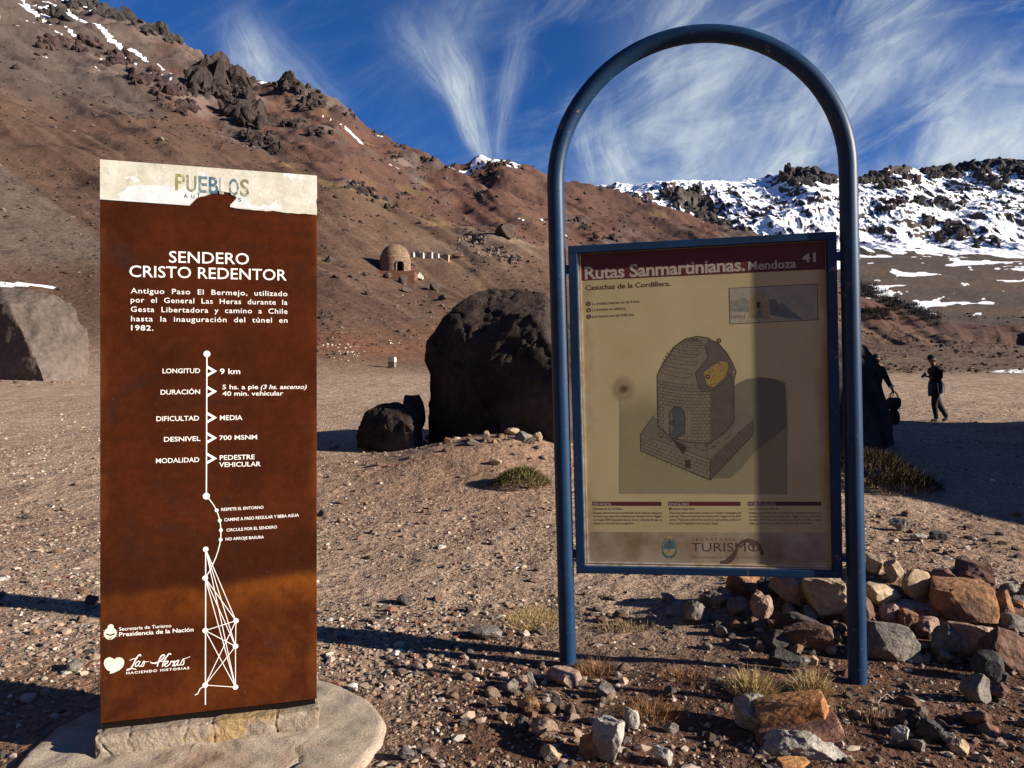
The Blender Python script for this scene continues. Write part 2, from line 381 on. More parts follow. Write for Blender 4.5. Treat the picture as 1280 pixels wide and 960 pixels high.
    sn = np.maximum(sn, sst(.3*n1+1.0*np.exp(-((px-1310)/85.)**2-((py-464)/4.2)**2), .5, .6)*(dd > 30))
    vs1 = fbm(px/55, py/7, oct=4, seed=53); vs2 = fbm((px+py*2)/30, (py-px*.4)/9, oct=4, seed=54)
    sn = np.maximum(sn, sst(vs1+.35*sst(360-py, -20, 45), .38, .56)*(px > 1000)*((u < .03)|(dd > 260))*(dd > 180)*(py < 398))
    sn = np.maximum(sn, sst(vs2, .34, .50)*(px > 1000)*((u < .03)|(dd > 260))*(dd > 180)*(py < 394))
    keep = slice(None)
    verts = np.stack([X, Y, z], 1)
    # outer skirt beyond the crest falls away
    idx = np.arange(nd*na).reshape(nd, na)
    i0 = idx[:-1, :]; i1 = idx[1:, :]
    f = np.stack([i0, np.roll(i0, -1, 1), np.roll(i1, -1, 1), i1], -1).reshape(-1, 4)
    m, t, b = new_mat('ground_soil'); b.inputs['Roughness'].default_value = .95; b.inputs['Specular IOR Level'].default_value = .1
    at = t.nodes.new('ShaderNodeAttribute'); at.attribute_name = 'tint'
    sa = t.nodes.new('ShaderNodeAttribute'); sa.attribute_name = 'snow'
    g = t.nodes.new('ShaderNodeNewGeometry'); P = g.outputs['Position']
    # pebbly speckle, finer near the viewer's path and coarser on the slopes
    a = vnoise(P, 38, 3, .7)*.5 + vnoise(P, 7, 5, .7)*.6 + vnoise(P, .9, 9, .78)*.75
    mul = a*1.25 - .13
    vo = t.nodes.new('ShaderNodeTexVoronoi'); vo.inputs['Scale'].default_value = 42; t.links.new(P, vo.inputs['Vector'])
    sp = t.nodes.new('ShaderNodeSeparateColor'); t.links.new(vo.outputs['Color'], sp.inputs[0])
    vo2 = t.nodes.new('ShaderNodeTexVoronoi'); vo2.inputs['Scale'].default_value = 1.7; t.links.new(P, vo2.inputs['Vector'])
    sp2 = t.nodes.new('ShaderNodeSeparateColor'); t.links.new(vo2.outputs['Color'], sp2.inputs[0])
    cdv = t.nodes.new('ShaderNodeVectorMath'); cdv.operation = 'LENGTH'; t.links.new(P, cdv.inputs[0])
    farw = vss(V(cdv.outputs['Value']), 30, 110)
    stone = vss(V(sp2.outputs[0]), .78, .90)*(1.0-vss(V(vo2.outputs['Distance']), .22, .40))
    mul = mul*(V(sp.outputs[0])*.55 + .72)*(1.0 + farw*((V(sp2.outputs[1])-.5)*.30 - stone*.55*V(sp2.outputs[2]) + (vnoise(P, 2.4, 4, .8)-.5)*1.9))
    cc = t.nodes.new('ShaderNodeCombineColor')
    for i in range(3): t.links.new(mul.s, cc.inputs[i])
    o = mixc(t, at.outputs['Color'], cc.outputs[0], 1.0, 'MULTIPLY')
    o = mixc(t, o, (.82, .83, .86), vss(V(sa.outputs['Fac']) + (vnoise(P, .45, 7, .78)-.5)*1.1, .42, .60).s)
    t.links.new(o, b.inputs['Base Color'])
    hN = vnoise(P, 1.1, 8, .66)*.75 + vnoise(P, 24, 4, .6)*.03
    vd = V.m('MULTIPLY', V(vo.outputs['Distance']), -.006)
    bp = t.nodes.new('ShaderNodeBump'); bp.inputs['Strength'].default_value = .9; bp.inputs['Distance'].default_value = .45
    t.links.new((hN+vd).s, bp.inputs['Height']); t.links.new(bp.outputs[0], b.inputs['Normal'])
    me = npmesh('ground', verts, f, m, True)
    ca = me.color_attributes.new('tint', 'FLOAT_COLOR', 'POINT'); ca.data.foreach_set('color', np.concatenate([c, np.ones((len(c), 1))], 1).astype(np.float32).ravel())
    fa = me.attributes.new('snow', 'FLOAT', 'POINT'); fa.data.foreach_set('value', sn.astype(np.float32))
    tag(link('ground', me), kind='structure')
make_terrain()

# ------------------------------------------------------------------ the snowy range closing the valley
def make_range():
    pk = np.array([500, 640, 735, 770, 810, 850, 900, 960, 985, 1010, 1035, 1060, 1090, 1120, 1140, 1160, 1200, 1230, 1280, 1400, 1600.])
    yk = np.array([250, 246, 237, 230, 225, 224, 224, 224, 219, 216, 222, 226, 222, 218, 215, 217, 213, 208, 209, 196, 200.])
    px = np.linspace(560, 1560, 980); d = np.linspace(660, 1450, 420)
    P, D = np.meshgrid(px, d); P = P.ravel(); D = D.ravel()
    t = (P-640)/F; X = t*D; Y = D
    cd = 1180 + 60*np.sin(P/90.) + 40*np.sin(P/37.+1); cz = CAMZ+(480-np.interp(P, pk, yk))/F*cd
    bd = 690.; bz = np.interp(P, [560, 1100, 1300, 1560], [110, 112, 108, 106])
    u = (D-bd)/(cd-bd); uc = np.clip(u, 0, 1)
    z = bz+(cz-bz)*uc**1.12 - np.maximum(D-cd, 0)*.8 - np.maximum(bd-D, 0)*.3
    wx = fbm(X*.006, Y*.006, oct=3, seed=61)*30
    r1 = ridged((X+wx)*.0085, (Y*.6)*.0085, 6, 62, .6); r2 = ridged((X+wx*.5)*.03, Y*.02, 5, 63, .6)
    w = sst(uc, .0, .35)*(1-.55*sst(uc, .8, 1))
    z = z + w*(r1*22 + r2*3.6) - w*5
    # cliff bands: terraces stepping the slope
    tb = np.sin(z*.085 + fbm(X*.012, Y*.012, oct=4, seed=64)*5)
    z = z + sst(tb, .3, .95)*3.5*w
    crest = np.exp(-((u-.97)/.05)**2)*np.interp(P, [900, 965, 990, 1015, 1045, 1075, 1090, 1130, 1150, 1165, 1240, 1300], [0, .35, 1, 1.1, .7, .5, .9, .9, .3, .8, 1.1, .8])
    z = z + crest*(7+11*ridged(X*.05, Y*.03, 4, 65))
    n = len(px)
    Zg = z.reshape(len(d), n); gx = np.gradient(Zg, axis=1)/np.maximum(np.gradient(X.reshape(len(d), n), axis=1), .1); gy = np.gradient(Zg, axis=0)/(d[1]-d[0])
    slope = np.hypot(gx, gy).ravel()
    f1 = fbm(X*.02, Y*.02, oct=5, seed=66); f2 = fbm(X*.09, Y*.07, oct=4, seed=67)
    py = 480-F*(z-CAMZ)/D
    f3 = fbm((X+Y*.3)*.16, Y*.05, oct=4, seed=68)
    snow = 1-sst(slope+.40*f2+.4*f1+.30*f3, 1.06, 1.20)
    snow = snow*(1-sst(crest+.3*f2, .35, .6))
    bare = np.exp(-((P-865-(py-250)*1.0)/34.)**2)*sst(py, 226, 240)*(1-sst(py, 285, 300)) + .7*np.exp(-((P-800)/30.)**2-((py-252)/18.)**2)
    snow = snow*(1-sst(bare+.5*f2, .45, .75))
    snow = snow*sst(uc+.16*f1+.09*f2+.08*fbm(X*.05, Y*.008, oct=4, seed=69), .05, .10)
    m, tr, b = new_mat('range_rock_and_snow'); b.inputs['Roughness'].default_value = .85; b.inputs['Specular IOR Level'].default_value = .15
    sa = tr.nodes.new('ShaderNodeAttribute'); sa.attribute_name = 'snow'
    g = tr.nodes.new('ShaderNodeNewGeometry'); Ps = g.outputs['Position']; V.nt = tr
    nz = vnoise(Ps, .22, 9, .74)
    fac = vss(V(sa.outputs['Fac']) + (nz-.5)*.75, .33, .46)
    rc = mixc(tr, (.040, .034, .031), (.10, .080, .068), vnoise(Ps, .05, 8, .7).s)
    o = mixc(tr, rc, (.90, .91, .93), fac.s); tr.links.new(o, b.inputs['Base Color'])
    bp = tr.nodes.new('ShaderNodeBump'); bp.inputs['Distance'].default_value = 3; bp.inputs['Strength'].default_value = .6
    tr.links.new(vnoise(Ps, .1, 10, .65).s, bp.inputs['Height']); tr.links.new(bp.outputs[0], b.inputs['Normal'])
    global RANGE; RANGE = (px, d, Zg)
    idx = np.arange(len(d)*n).reshape(len(d), n)
    f = np.stack([idx[:-1, :-1], idx[:-1, 1:], idx[1:, 1:], idx[1:, :-1]], -1).reshape(-1, 4)
    me = npmesh('snowy_mountains', np.stack([X, Y, z], 1), f, m, True)
    fa = me.attributes.new('snow', 'FLOAT', 'POINT'); fa.data.foreach_set('value', snow.astype(np.float32))
    tag(link('snowy_mountains', me), kind='structure')
make_range()
# ------------------------------------------------------------------ lettering on flat signs
_tc = {}
def text2d(s, bold=.0, shear=0., space=1.0):
    key = (s, bold, shear, space)
    if key in _tc: return _tc[key]
    cu = bpy.data.curves.new('t', 'FONT'); cu.body = s; cu.size = 1; cu.offset = bold; cu.shear = shear; cu.space_character = space
    cu.resolution_u = 3; cu.fill_mode = 'FRONT'
    ob = bpy.data.objects.new('t', cu); me = bpy.data.meshes.new_from_object(ob)
    v = np.array([(p.co.x, p.co.y) for p in me.vertices]) if len(me.vertices) else np.zeros((0, 2)); f = [tuple(p.vertices) for p in me.polygons]
    bpy.data.objects.remove(ob); bpy.data.curves.remove(cu); bpy.data.meshes.remove(me)
    _tc[key] = (v, f); return v, f
CAPH = None
class Sign:
    """drawing on a plane: local x to the right, z up, y into the sign; pix() turns photo pixels into the sign's own plane"""
    def __init__(s, M, ypl): s.M = M; s.Mi = M.inverted(); s.y = ypl; s.k = 0; s.j = 0
    def pix(s, px, py):
        o = s.Mi @ Vector((0, 0, CAMZ)); d = (s.Mi.to_3x3() @ Vector(((px-640)/F, 1, (480-py)/F)))
        t = (s.y-o.y)/d.y; p = o+d*t; return Vector((p.x, p.z))
    def lay(s): s.k += 1; s.j = 0; return s.y - .00025 - s.k*.000007
    def sub(s): s.j = (s.j+1) % 5; return s.y - .00025 - s.k*.000007 - (s.j+1)*1.15e-6
    def poly(s, mb, pts, mat, raw=False, y=None):
        P = [Vector(p) if raw else s.pix(*p) for p in pts]; y = s.lay() if y is None else y
        tri = geometry.tessellate_polygon([[Vector((p.x, p.y, 0)) for p in P]])
        fs = []
        for t in tri:
            a, b, c = (P[i] for i in t)
            fs.append(t if (b-a).cross(c-a) > 0 else (t[0], t[2], t[1]))
        mb.add([(p.x, y, p.y) for p in P], fs, mat)
    def disc(s, mb, c, r, mat, n=24, ry=None, hole=0):
        c = s.pix(*c) if not isinstance(c, Vector) else c; ry = ry or r; y = s.lay()
        ring = [(c.x+r*math.cos(2*math.pi*i/n), y, c.y+ry*math.sin(2*math.pi*i/n)) for i in range(n)]
        if not hole: mb.add(ring, [tuple(range(n))], mat)
        else:
            inn = [(c.x+r*hole*math.cos(2*math.pi*i/n), y, c.y+ry*hole*math.sin(2*math.pi*i/n)) for i in range(n)]
            mb.add(ring+inn, [(i, (i+1)%n, n+(i+1)%n, n+i) for i in range(n)], mat)
    def line(s, mb, pts, w, mat, raw=False, taper=None):
        P = [Vector(p) if raw else s.pix(*p) for p in pts]
        for i, (a, b) in enumerate(zip(P[:-1], P[1:])):
            if (b-a).length < 1e-5: continue
            d = (b-a).normalized(); q = Vector((-d.y, d.x))*w/2; e = d*w*.18; y = s.sub()
            w0, w1 = (taper[i], taper[i+1]) if taper else (1, 1)
            mb.add([((a-e-q*w0).x, y, (a-e-q*w0).y), ((b+e-q*w1).x, y, (b+e-q*w1).y), ((b+e+q*w1).x, y, (b+e+q*w1).y), ((a-e+q*w0).x, y, (a-e+q*w0).y)], [(0,1,2,3)], mat)
    def text(s, mb, body, L, Rr, cap, mat, bold=.015, shear=0., space=1.0):
        """left and right baseline ends and capital height in photo pixels"""
        v, f = text2d(body, bold, shear, space)
        if not len(v): return
        a = s.pix(*L); b = s.pix(*Rr); h = (s.pix(L[0], L[1]-cap)-a).y
        x0, x1 = v[:, 0].min(), v[:, 0].max(); ex = (b-a)/(x1-x0); y = s.lay()
        vv = [(a.x+(p[0]-x0)*ex.x, y, a.y+(p[0]-x0)*ex.y + p[1]/.70*h) for p in v]
        mb.add(vv, f, mat)

# ------------------------------------------------------------------ rusty trail panel on its concrete footing
M_white = mat_flat('white_print', (.80, .79, .76), .6)
M_cream = mat_flat('cream_print', (.72, .69, .56), .6)
def rust_mat():
    m, t, b = new_mat('rusted_steel'); b.inputs['Roughness'].default_value = .9; b.inputs['Specular IOR Level'].default_value = .04
    tcn = t.nodes.new('ShaderNodeTexCoord'); P = tcn.outputs['Object']
    sp = t.nodes.new('ShaderNodeSeparateXYZ'); t.links.new(P, sp.inputs[0]); x, z = V(sp.outputs[0]), V(sp.outputs[2])
    o, _ = add_noise_col(t, (.027, .0066, .0028), (.060, .0135, .0036), 3.2, 8, .65, .3, .7)
    V.nt = t
    horiz = vnoise(vcomb(x*2, 0.0, z*26), 1.0, 6, .65)
    o = mixc(t, o, (.028, .0085, .0045), (vss(horiz, .48, .72)*.6).s)
    # orange streak left by run-off, with a ragged upper edge
    edge = z - (x*.07+.475) - (vnoise(vcomb(x*3.0, 1.0, z*1.5), 1.2, 5)-.5)*.10
    band = vss(edge, -.16, -.015)*(1.0-vss(edge, -.01, .055))
    o = mixc(t, o, (.145, .042, .006), (band*(x*.75+.25)*vss(vnoise(P, 7, 6, .7), .25, .6)).s)
    o = mixc(t, o, (.022, .007, .004), ((1.0-vss(edge, .0, .40))*vss(edge, -.0, .05)*.55).s)
    lowr = (1.0-vss(z, .20, .55))*vss(vnoise(P, 5, 6, .7), .4, .62)
    o = mixc(t, o, (.085, .023, .005), (lowr*.6).s)
    dark = vss(vnoise(vcomb(x*2.2, 3.0, z*1.6), 1.6, 7, .7, .8), .55, .70)
    o = mixc(t, o, (.024, .012, .010), (dark*.65).s)
    ex = V.m('ABSOLUTE', x-.42); edg = vss(ex+(vnoise(P, 4, 4)-.5)*.06, .375, .43)
    o = mixc(t, o, (.10, .028, .006), (edg*vss(vnoise(P, 2.5, 4), .45, .6)*.7).s)
    fine = vnoise(P, 24, 6, .75)*1.1 + .45
    fc = t.nodes.new('ShaderNodeCombineColor')
    for i in range(3): t.links.new(fine.s, fc.inputs[i])
    o = mixc(t, o, fc.outputs[0], 1.0, 'MULTIPLY')
    sp2 = vss(vnoise(P, 70, 2, .5), .72, .78)
    o = mixc(t, o, (.18, .09, .06), (sp2*.5).s)
    t.links.new(o, b.inputs['Base Color']); add_bump(t, b, P, 60, .004, .35)
    return m
M_rust = rust_mat()
PW, PH = .843, 2.262
PL = Vector((-1.653, 3.05, .137)); PA = math.atan2(.24, .808)
panel = thing('trail_information_panel', 'tall rusty brown steel panel with white lettering on a concrete footing', 'information sign', PL, PA)
mb = MB(); mb.box(0, PW, 0, .055, .0, PH, M_rust)
body = mb.build('steel_plate', panel)
bv = body.modifiers.new('b', 'BEVEL'); bv.width = .002; bv.segments = 2
mb = MB(); mb.box(.006, PW-.006, .010, .045, -.030, -.0005, mat_flat('shadow_gap_dark', (.008, .006, .005), .95, spec=.03)); mb.build('shadow_gap_strip', panel)  # near-black strip standing in for the shade in the gap under the plate
MP = Matrix.Translation(PL) @ Matrix.Rotation(PA, 4, 'Z')
S = Sign(MP, 0.0)
# header: weathered film, torn at the lower edge
def film_mat():
    m, t, b = new_mat('weathered_film'); b.inputs['Roughness'].default_value = .6
    o, P = add_noise_col(t, (.36, .345, .275), (.52, .51, .455), 9, 8, .7, .35, .62)
    V.nt = t
    o = mixc(t, o, (.26, .245, .20), (vss(vnoise(P, 45, 4, .7), .58, .72)*.7).s)
    o = mixc(t, o, (.66, .66, .645), (vss(vnoise(P, 14, 5, .6), .60, .66)).s)
    t.links.new(o, b.inputs['Base Color']); add_bump(t, b, P, 40, .003, .5); return m
M_film = film_mat(); M_under = mat_flat('white_underlayer', (.56, .58, .60), .55, (.45, .475, .50), 25)
TL, TR, BL_, BR_ = (125.3, 199.5), (396, 219.8), (125.3, 249.5), (396, 269.2)
tearL = [(236.9,257.3),(239.5,254.5),(243,251),(245.2,248.7),(247.5,247.4),(251,246.2),(254,245.9),(257.5,245),(260.5,243.8),(263,243),(263.5,241),(263.8,239.4),(268,239.0),(273.8,238.5)]
tearR = [(278.8,239.4),(283,240.5),(287.5,241),(290.2,243),(292.5,245),(294.2,245.6),(296,247),(294.8,249),(293,251),(290.3,253.8),(288,256),(287.5,258.9)]
random.seed(5)
botR = [(287.5+i*(396-287.5)/14, 260.0+i*(269.2-260.0)/14+random.uniform(-.9,.5)) for i in range(1, 14)]
y0 = -.004
mb = MB()
out = [BL_]+tearL+tearR+botR+[BR_, (396.4,263),(395.2,251),(396.4,248), TR, TL]
P2 = [S.pix(*p) for p in out]; tri = geometry.tessellate_polygon([[Vector((p.x, p.y, 0)) for p in P2]])
n = len(P2)
fs = [t if (P2[t[1]]-P2[t[0]]).cross(P2[t[2]]-P2[t[0]]) > 0 else (t[0], t[2], t[1]) for t in tri]
mb.add([(p.x, y0, p.y) for p in P2]+[(p.x, -.0006, p.y) for p in P2], fs+[(i, (i+1)%n, n+(i+1)%n, n+i) for i in range(n)], M_film)
hd = mb.build('torn_header_film', panel); hd['label'] = 'weathered cream header with a torn brown notch'
S.y = y0
mb = MB()
S.poly(mb, [(126.5,249),(136,248.5),(146.9,248.8),(150,245.6),(146.2,243.8),(149,241.5),(156.2,237.5),(158.8,232.5),(164,232.6),(170,231.4),(176.2,230.6),(183,231.8),(190,231.2),(200,232.2),(210,232),(217.5,233.1),(220,236.2),(228.8,235.6),(234,238),(238.8,239.4),(244,238.5),(250,237.5),(255,241.2),(259,241.8),(256.5,243.6),(250.5,245.2),(246.5,246.4),(243.6,248.2),(241,251),(237,255.5),(232,256.3),(180,253)], M_under)
mb.build('peeled_patch', panel); mb = MB()
S.poly(mb, [(298.1,243.8),(303,244.2),(306.2,245),(309,247.4),(312.5,250),(310,253.1),(315,256),(320,258.8),(325,258),(327,256),(331,255.2),(336,257.5),(344,252),(346,247),(346,254),(352,259),(352,263),(340,262.3),(325,261.5),(308,260.2),(290,258.2),(291,255),(294.5,251.5),(297.3,247.6)], M_under)
random.seed(9)
for k in range(16):
    cx, cy = random.choice([(random.uniform(165,215), random.uniform(208,226)), (random.uniform(318,392), random.uniform(226,262))])
    r = random.uniform(.8, 2.6)
    S.poly(mb, [(cx+r*random.uniform(.6,1.3)*math.cos(a), cy+r*.6*random.uniform(.6,1.3)*math.sin(a)) for a in np.linspace(0, 6.28, 9)[:-1]], M_under)
mb.build('peeled_patch', panel)
mb = MB()
def faded(name, c):
    m, t, b = new_mat(name); b.inputs['Roughness'].default_value = .6
    o, P = add_noise_col(t, tuple(x*.42 for x in c), (.40, .39, .34), 75, 3, .6, .52, .70); t.links.new(o, b.inputs['Base Color']); return m
for ch, l, r, bl, cap, c in [('P',218.9,231.6,237.3,20.2,(.44,.43,.13)),('U',233,245.6,239.0,20.4,(.28,.32,.19)),('E',248,259.4,240.3,20.5,(.20,.30,.36)),('B',261,273.1,241.3,20.5,(.06,.20,.33)),('L',274.2,280,242.0,20.5,(.50,.50,.44)),('O',286,298.5,243.8,20.8,(.13,.27,.32)),('S',300,311.5,244.8,21,(.33,.33,.15))]:
    S.text(mb, ch, (l, bl), (r, bl+(r-l)*.075), cap, faded('faded_ink_'+ch.lower(), c), bold=.02)
M_ink = mat_flat('black_ink', (.03, .03, .035), .6)
for ch, l, r, bl in [('A',229.4,234.8,247.0),('U',239,243,247.8),('T',246.2,250,245.9+.5),('S',297.6,301.6,251.9)]:
    S.text(mb, ch, (l, bl), (r, bl+.3), 4.6, M_ink, bold=.02)
mb.build('header_lettering', panel)
S.y = 0.0
mb = MB(); W = M_white
def T(s, L, Rr, cap, bold=.012, shear=0., space=1.0):
    m_ = MB(); S.text(m_, s, L, Rr, cap, W, bold, shear, space); m_.build('lettering', panel)
T('SENDERO', (211.4,328.0), (311.2,330.6), 14.4, .006); T('CRISTO REDENTOR', (161.7,345.9), (358.2,350.6), 14.4, .006)
mb = MB()
T('Antiguo  Paso  El  Bermejo,  utilizado', (163.4,366.5), (359.2,370.2), 6.6, .006, 0, 1.1)
T('por  el  General  Las  Heras  durante  la', (163.4,377.9), (359.2,381.0), 6.6, .006, 0, 1.1)
T('Gesta  Libertadora  y  camino  a  Chile', (163.6,389.6), (359.4,392.2), 6.6, .006, 0, 1.1)
T('hasta  la  inauguración  del  túnel  en', (163.8,401.5), (359.4,403.4), 6.6, .006, 0, 1.1)
T('1982.', (163.9,412.7), (191.8,413.2), 6.4, .015, 0, 1.1)
mb = MB()
for a in [('LONGITUD',203.2,466.6,250.1,466.2,5.9),('DURACIÓN',200.8,493.2,250.1,492.4,5.9),('DIFICULTAD',195.5,526.4,248.8,525.5,6.0),('DESNIVEL',205,552.1,250.6,551.0,5.9),('MODALIDAD',195,579.0,249,577.4,6.0),
          ('9 km',274.9,467.6,300.3,467.4,6.8),('5 hs. a pie',278,486.5,322.8,486.2,5.6),('40 min. vehicular',278,494.7,354,494.2,5.6),('MEDIA',274.9,525.2,303,524.8,6.0),('700 MSNM',274.2,550,321.3,549,5.6),('PEDESTRE',274.7,575,318.4,573.9,5.9),('VEHICULAR',274,583.7,325.8,582.7,5.9)]:
    T(a[0], (a[1], a[2]), (a[3], a[4]), a[5], .010)
T('(3 hs. ascenso)', (325.8,486.3), (383.4,486.0), 5.4, .01, .25)
for a in [('RESPETE EL ENTORNO',276.5,638.6,329.4,635.7,3.6),('CAMINE A PASO REGULAR Y BEBA AGUA',280.3,651.6,373.5,645.6,3.8),('CIRCULE POR EL SENDERO',283.1,664.4,346.3,660.3,3.6),('NO ARROJE BASURA',282,675.6,329.8,672.9,3.6)]:
    T(a[0], (a[1], a[2]), (a[3], a[4]), a[5], .012)
mb = MB()
px2m = 3.12/F
ln = lambda pts, w: S.line(mb, pts, w*px2m, W)
ln([(258.7,442.4),(258.0,620.2)], 1.45); S.disc(mb, (258.7,442.4), 4.1*px2m, W); S.disc(mb, (258,620.2), 4.2*px2m, W)
for yc in (463.9, 489.3, 522.0, 547.4, 573.0):
    for sgn in (-1, 1):
        S.poly(mb, [(258.9,yc+sgn*7.2),(271.3,yc),(265.6,yc),(258.9,yc+sgn*3.6)][::sgn], W)
curve = [(258,620.2),(262.5,625),(266.6,630.5),(270.9,637.9),(273.2,644.5),(274.8,650.6),(275.8,657),(276.1,662.8),(276.2,669),(275.7,674.5),(274.6,681),(272.6,688.5),(269.8,697),(265.6,706),(261.4,715),(256.6,722.5)]
ln(curve, 1.15)
for c in ((270.9,637.9),(274.7,650.6),(276.1,662.8),(275.8,674.5)): S.disc(mb, c, 2.3*px2m, W)
N = {1:(257.2,686.6),2:(256.6,722.5),3:(295,775.9),4:(256.6,788.1),5:(294.4,807.8),6:(256.6,856.3),7:(294.4,858.8)}
for k in N: S.disc(mb, N[k], 3.35*px2m, W)
for a, b in ((1,3),(1,5),(1,7),(2,3),(2,5),(2,7),(4,3),(4,5),(4,7),(6,3),(6,5),(6,7),(3,5),(5,7)): ln([N[a], N[b]], .95)
ln([N[1], (256.8,880.5)], 1.35); ln([N[6],(250,861.0),(247.2,867.2),(243.8,868.6)], 1.1)
mb.build('route_diagram', panel); mb = MB()
S.disc(mb, (138,791.7), 6.9*px2m, M_cream, ry=7.6*px2m); S.disc(mb, (138.4,783.7), 3.4*px2m, M_cream)
M_rdk = mat_flat('rust_print', (.07, .025, .012), .7)
S.poly(mb, [(132.6,791.6),(138,793.0),(143.6,791.2),(143.6,793.2),(138,795),(132.6,793.6)], M_rdk); S.poly(mb, [(134.2,796.4),(138,797.6),(142,796),(138,799.2)], M_rdk)
for sx in (-1, 1):
    for k in range(4): S.line(mb, [(138+sx*7.6, 788+k*2.4),(138+sx*8.6, 788.6+k*2.4)], .5*px2m, M_cream)
mb.build('coat_of_arms', panel); mb = MB()
hc = [(137.0,842.0),(138.2,839.2),(134.2,837.6),(131.2,833.8),(129.8,829.5),(130.6,825.0),(133.6,822.3),(137.4,821.4),(140.8,822.6),(143.0,824.4),(145.2,822.3),(149.2,821.5),(153.0,822.6),(155.3,826.0),(155.2,830.0),(153.2,834.0),(149.6,837.4),(145.4,839.4),(141.0,841.4)]
S.poly(mb, hc[::-1], M_cream); mb.build('heart_logo', panel); mb = MB()
T('Secretaría de Turismo', (148.9,788.4), (214.2,783.9), 4.2, .006); T('Presidencia de la Nación', (148.9,795.6), (241.9,789.1), 5.2, .012)
T('HACIENDO HISTORIAS', (157.8,842.8), (236.6,836.2), 3.0, .02, 0, 1.25)
cq = lambda p: (120+p[0]/6.4, 760+p[1]/6.4)
scr = [([(358,384),(352,373),(338,382),(318,412),(300,448),(280,482),(262,492),(245,497)],3),([(250,490),(285,484),(320,490)],2.2),([(272,418),(300,406),(332,402)],1.6),
 ([(346,424),(326,434),(314,455),(322,467),(340,452),(354,426)],2.2),([(354,426),(342,456),(350,466),(366,456)],1.8),([(366,456),(382,424),(386,444),(376,466),(360,464)],2.0),([(382,424),(400,430),(424,427)],1.3),
 ([(437,432),(452,441),(486,436),(520,420),(548,386),(540,374),(520,388),(500,430),(490,466)],2.8),([(600,370),(584,366),(564,392),(540,436),(532,468)],2.8),([(470,447),(508,428),(556,424)],1.5),
 ([(544,456),(572,438),(577,424),(562,428),(550,454),(562,468),(590,450)],2.0),([(590,450),(604,424),(614,432),(628,424),(612,464)],2.0),([(612,464),(622,462)],1.4),
 ([(656,418),(636,430),(624,454),(634,462),(652,440),(664,416)],2.2),([(664,416),(652,452),(662,458),(676,448)],1.8),([(676,448),(698,406),(704,428),(698,452),(680,456)],2.0),([(698,406),(720,402),(752,388)],1.3)]
for pts, w in scr:
    # smooth the stroke
    Q = []
    P4 = [pts[0]]+pts+[pts[-1]]
    for i in range(1, len(P4)-2):
        for t in np.linspace(0, 1, 5)[:-1]:
            p0, p1, p2, p3 = (np.array(P4[i+j], float) for j in (-1, 0, 1, 2))
            Q.append(tuple(.5*((2*p1)+(-p0+p2)*t+(2*p0-5*p1+4*p2-p3)*t*t+(-p0+3*p1-3*p2+p3)*t**3)))
    Q.append(pts[-1])
    S.line(mb, [cq(p) for p in Q], w*.52*px2m, W)
mb.build('script_lettering', panel)

# concrete footing: a low block under the plate on a round poured pad
def concrete_mat():
    m, t, b = new_mat('cracked_concrete'); b.inputs['Roughness'].default_value = .95; b.inputs['Specular IOR Level'].default_value = .1
    o, P = add_noise_col(t, (.31, .25, .185), (.44, .375, .295), 4, 8, .7, .3, .68); V.nt = t
    o = mixc(t, o, (.15, .115, .085), (vss(vnoise(P, 130, 3, .7), .52, .66)*.75).s); o = mixc(t, o, (.56, .50, .42), (vss(vnoise(P, 150, 3, .7), .58, .68)*.7).s)
    o = mixc(t, o, (.22, .12, .075), (vss(vnoise(P, 1.7, 5, .6), .52, .66)*.6).s)
    t.links.new(o, b.inputs['Base Color']); add_bump(t, b, P, 95, .012, .9, 6, .75); return m
M_conc = concrete_mat()
foot = thing('concrete_footing', 'round cracked concrete pad with a raised block carrying the rusty panel', 'footing', (-1.27, 3.16, 0))
nr, na_ = 60, 220
v = []; f = []
for i in range(nr+1):
    r = .725*i/nr
    for k in range(na_):
        a = 2*math.pi*k/na_; rr = r*(1+.018*math.sin(3*a+1)+.010*math.sin(7*a)+.005*math.sin(23*a+2))
        x, y = rr*math.cos(a), rr*math.sin(a)
        zz = .022+.018*math.sin(x*2+1)*.5+.006*float(math.sin(x*31+y*17)*math.sin(y*29))
        e = i/nr
        if e > .95: zz -= ((e-.95)/.05)**2*.05
        v.append([x, y, zz])
v = np.array(v); v[:, 2] += fbm(v[:, 0]*9, v[:, 1]*9, oct=4, seed=71)*.005 + fbm(v[:, 0]*60, v[:, 1]*60, oct=2, seed=72)*.003
# cracks running out from the block
def crack(v, pts, w=.0045, dep=.016):
    for (a, b) in zip(pts[:-1], pts[1:]):
        a = np.array(a); b = np.array(b); ab = b-a; t = np.clip(((v[:, :2]-a)@ab)/(ab@ab), 0, 1)
        dd = np.linalg.norm(v[:, :2]-(a+t[:, None]*ab), axis=1); v[:, 2] -= dep*np.exp(-(dd/w)**2)
crack(v, [(.42,-.02),(.40,-.10),(.44,-.18),(.41,-.26),(.45,-.36),(.42,-.50)]); crack(v, [(.41,-.26),(.36,-.33),(.35,-.45)]); crack(v, [(-.50,-.28),(-.53,-.40),(-.49,-.52)])
idx = np.arange((nr+1)*na_).reshape(nr+1, na_)
f = np.stack([idx[:-1], idx[1:], np.roll(idx[1:], -1, 1), np.roll(idx[:-1], -1, 1)], -1).reshape(-1, 4)
link('pad', npmesh('pad', v, f, M_conc, True), foot)
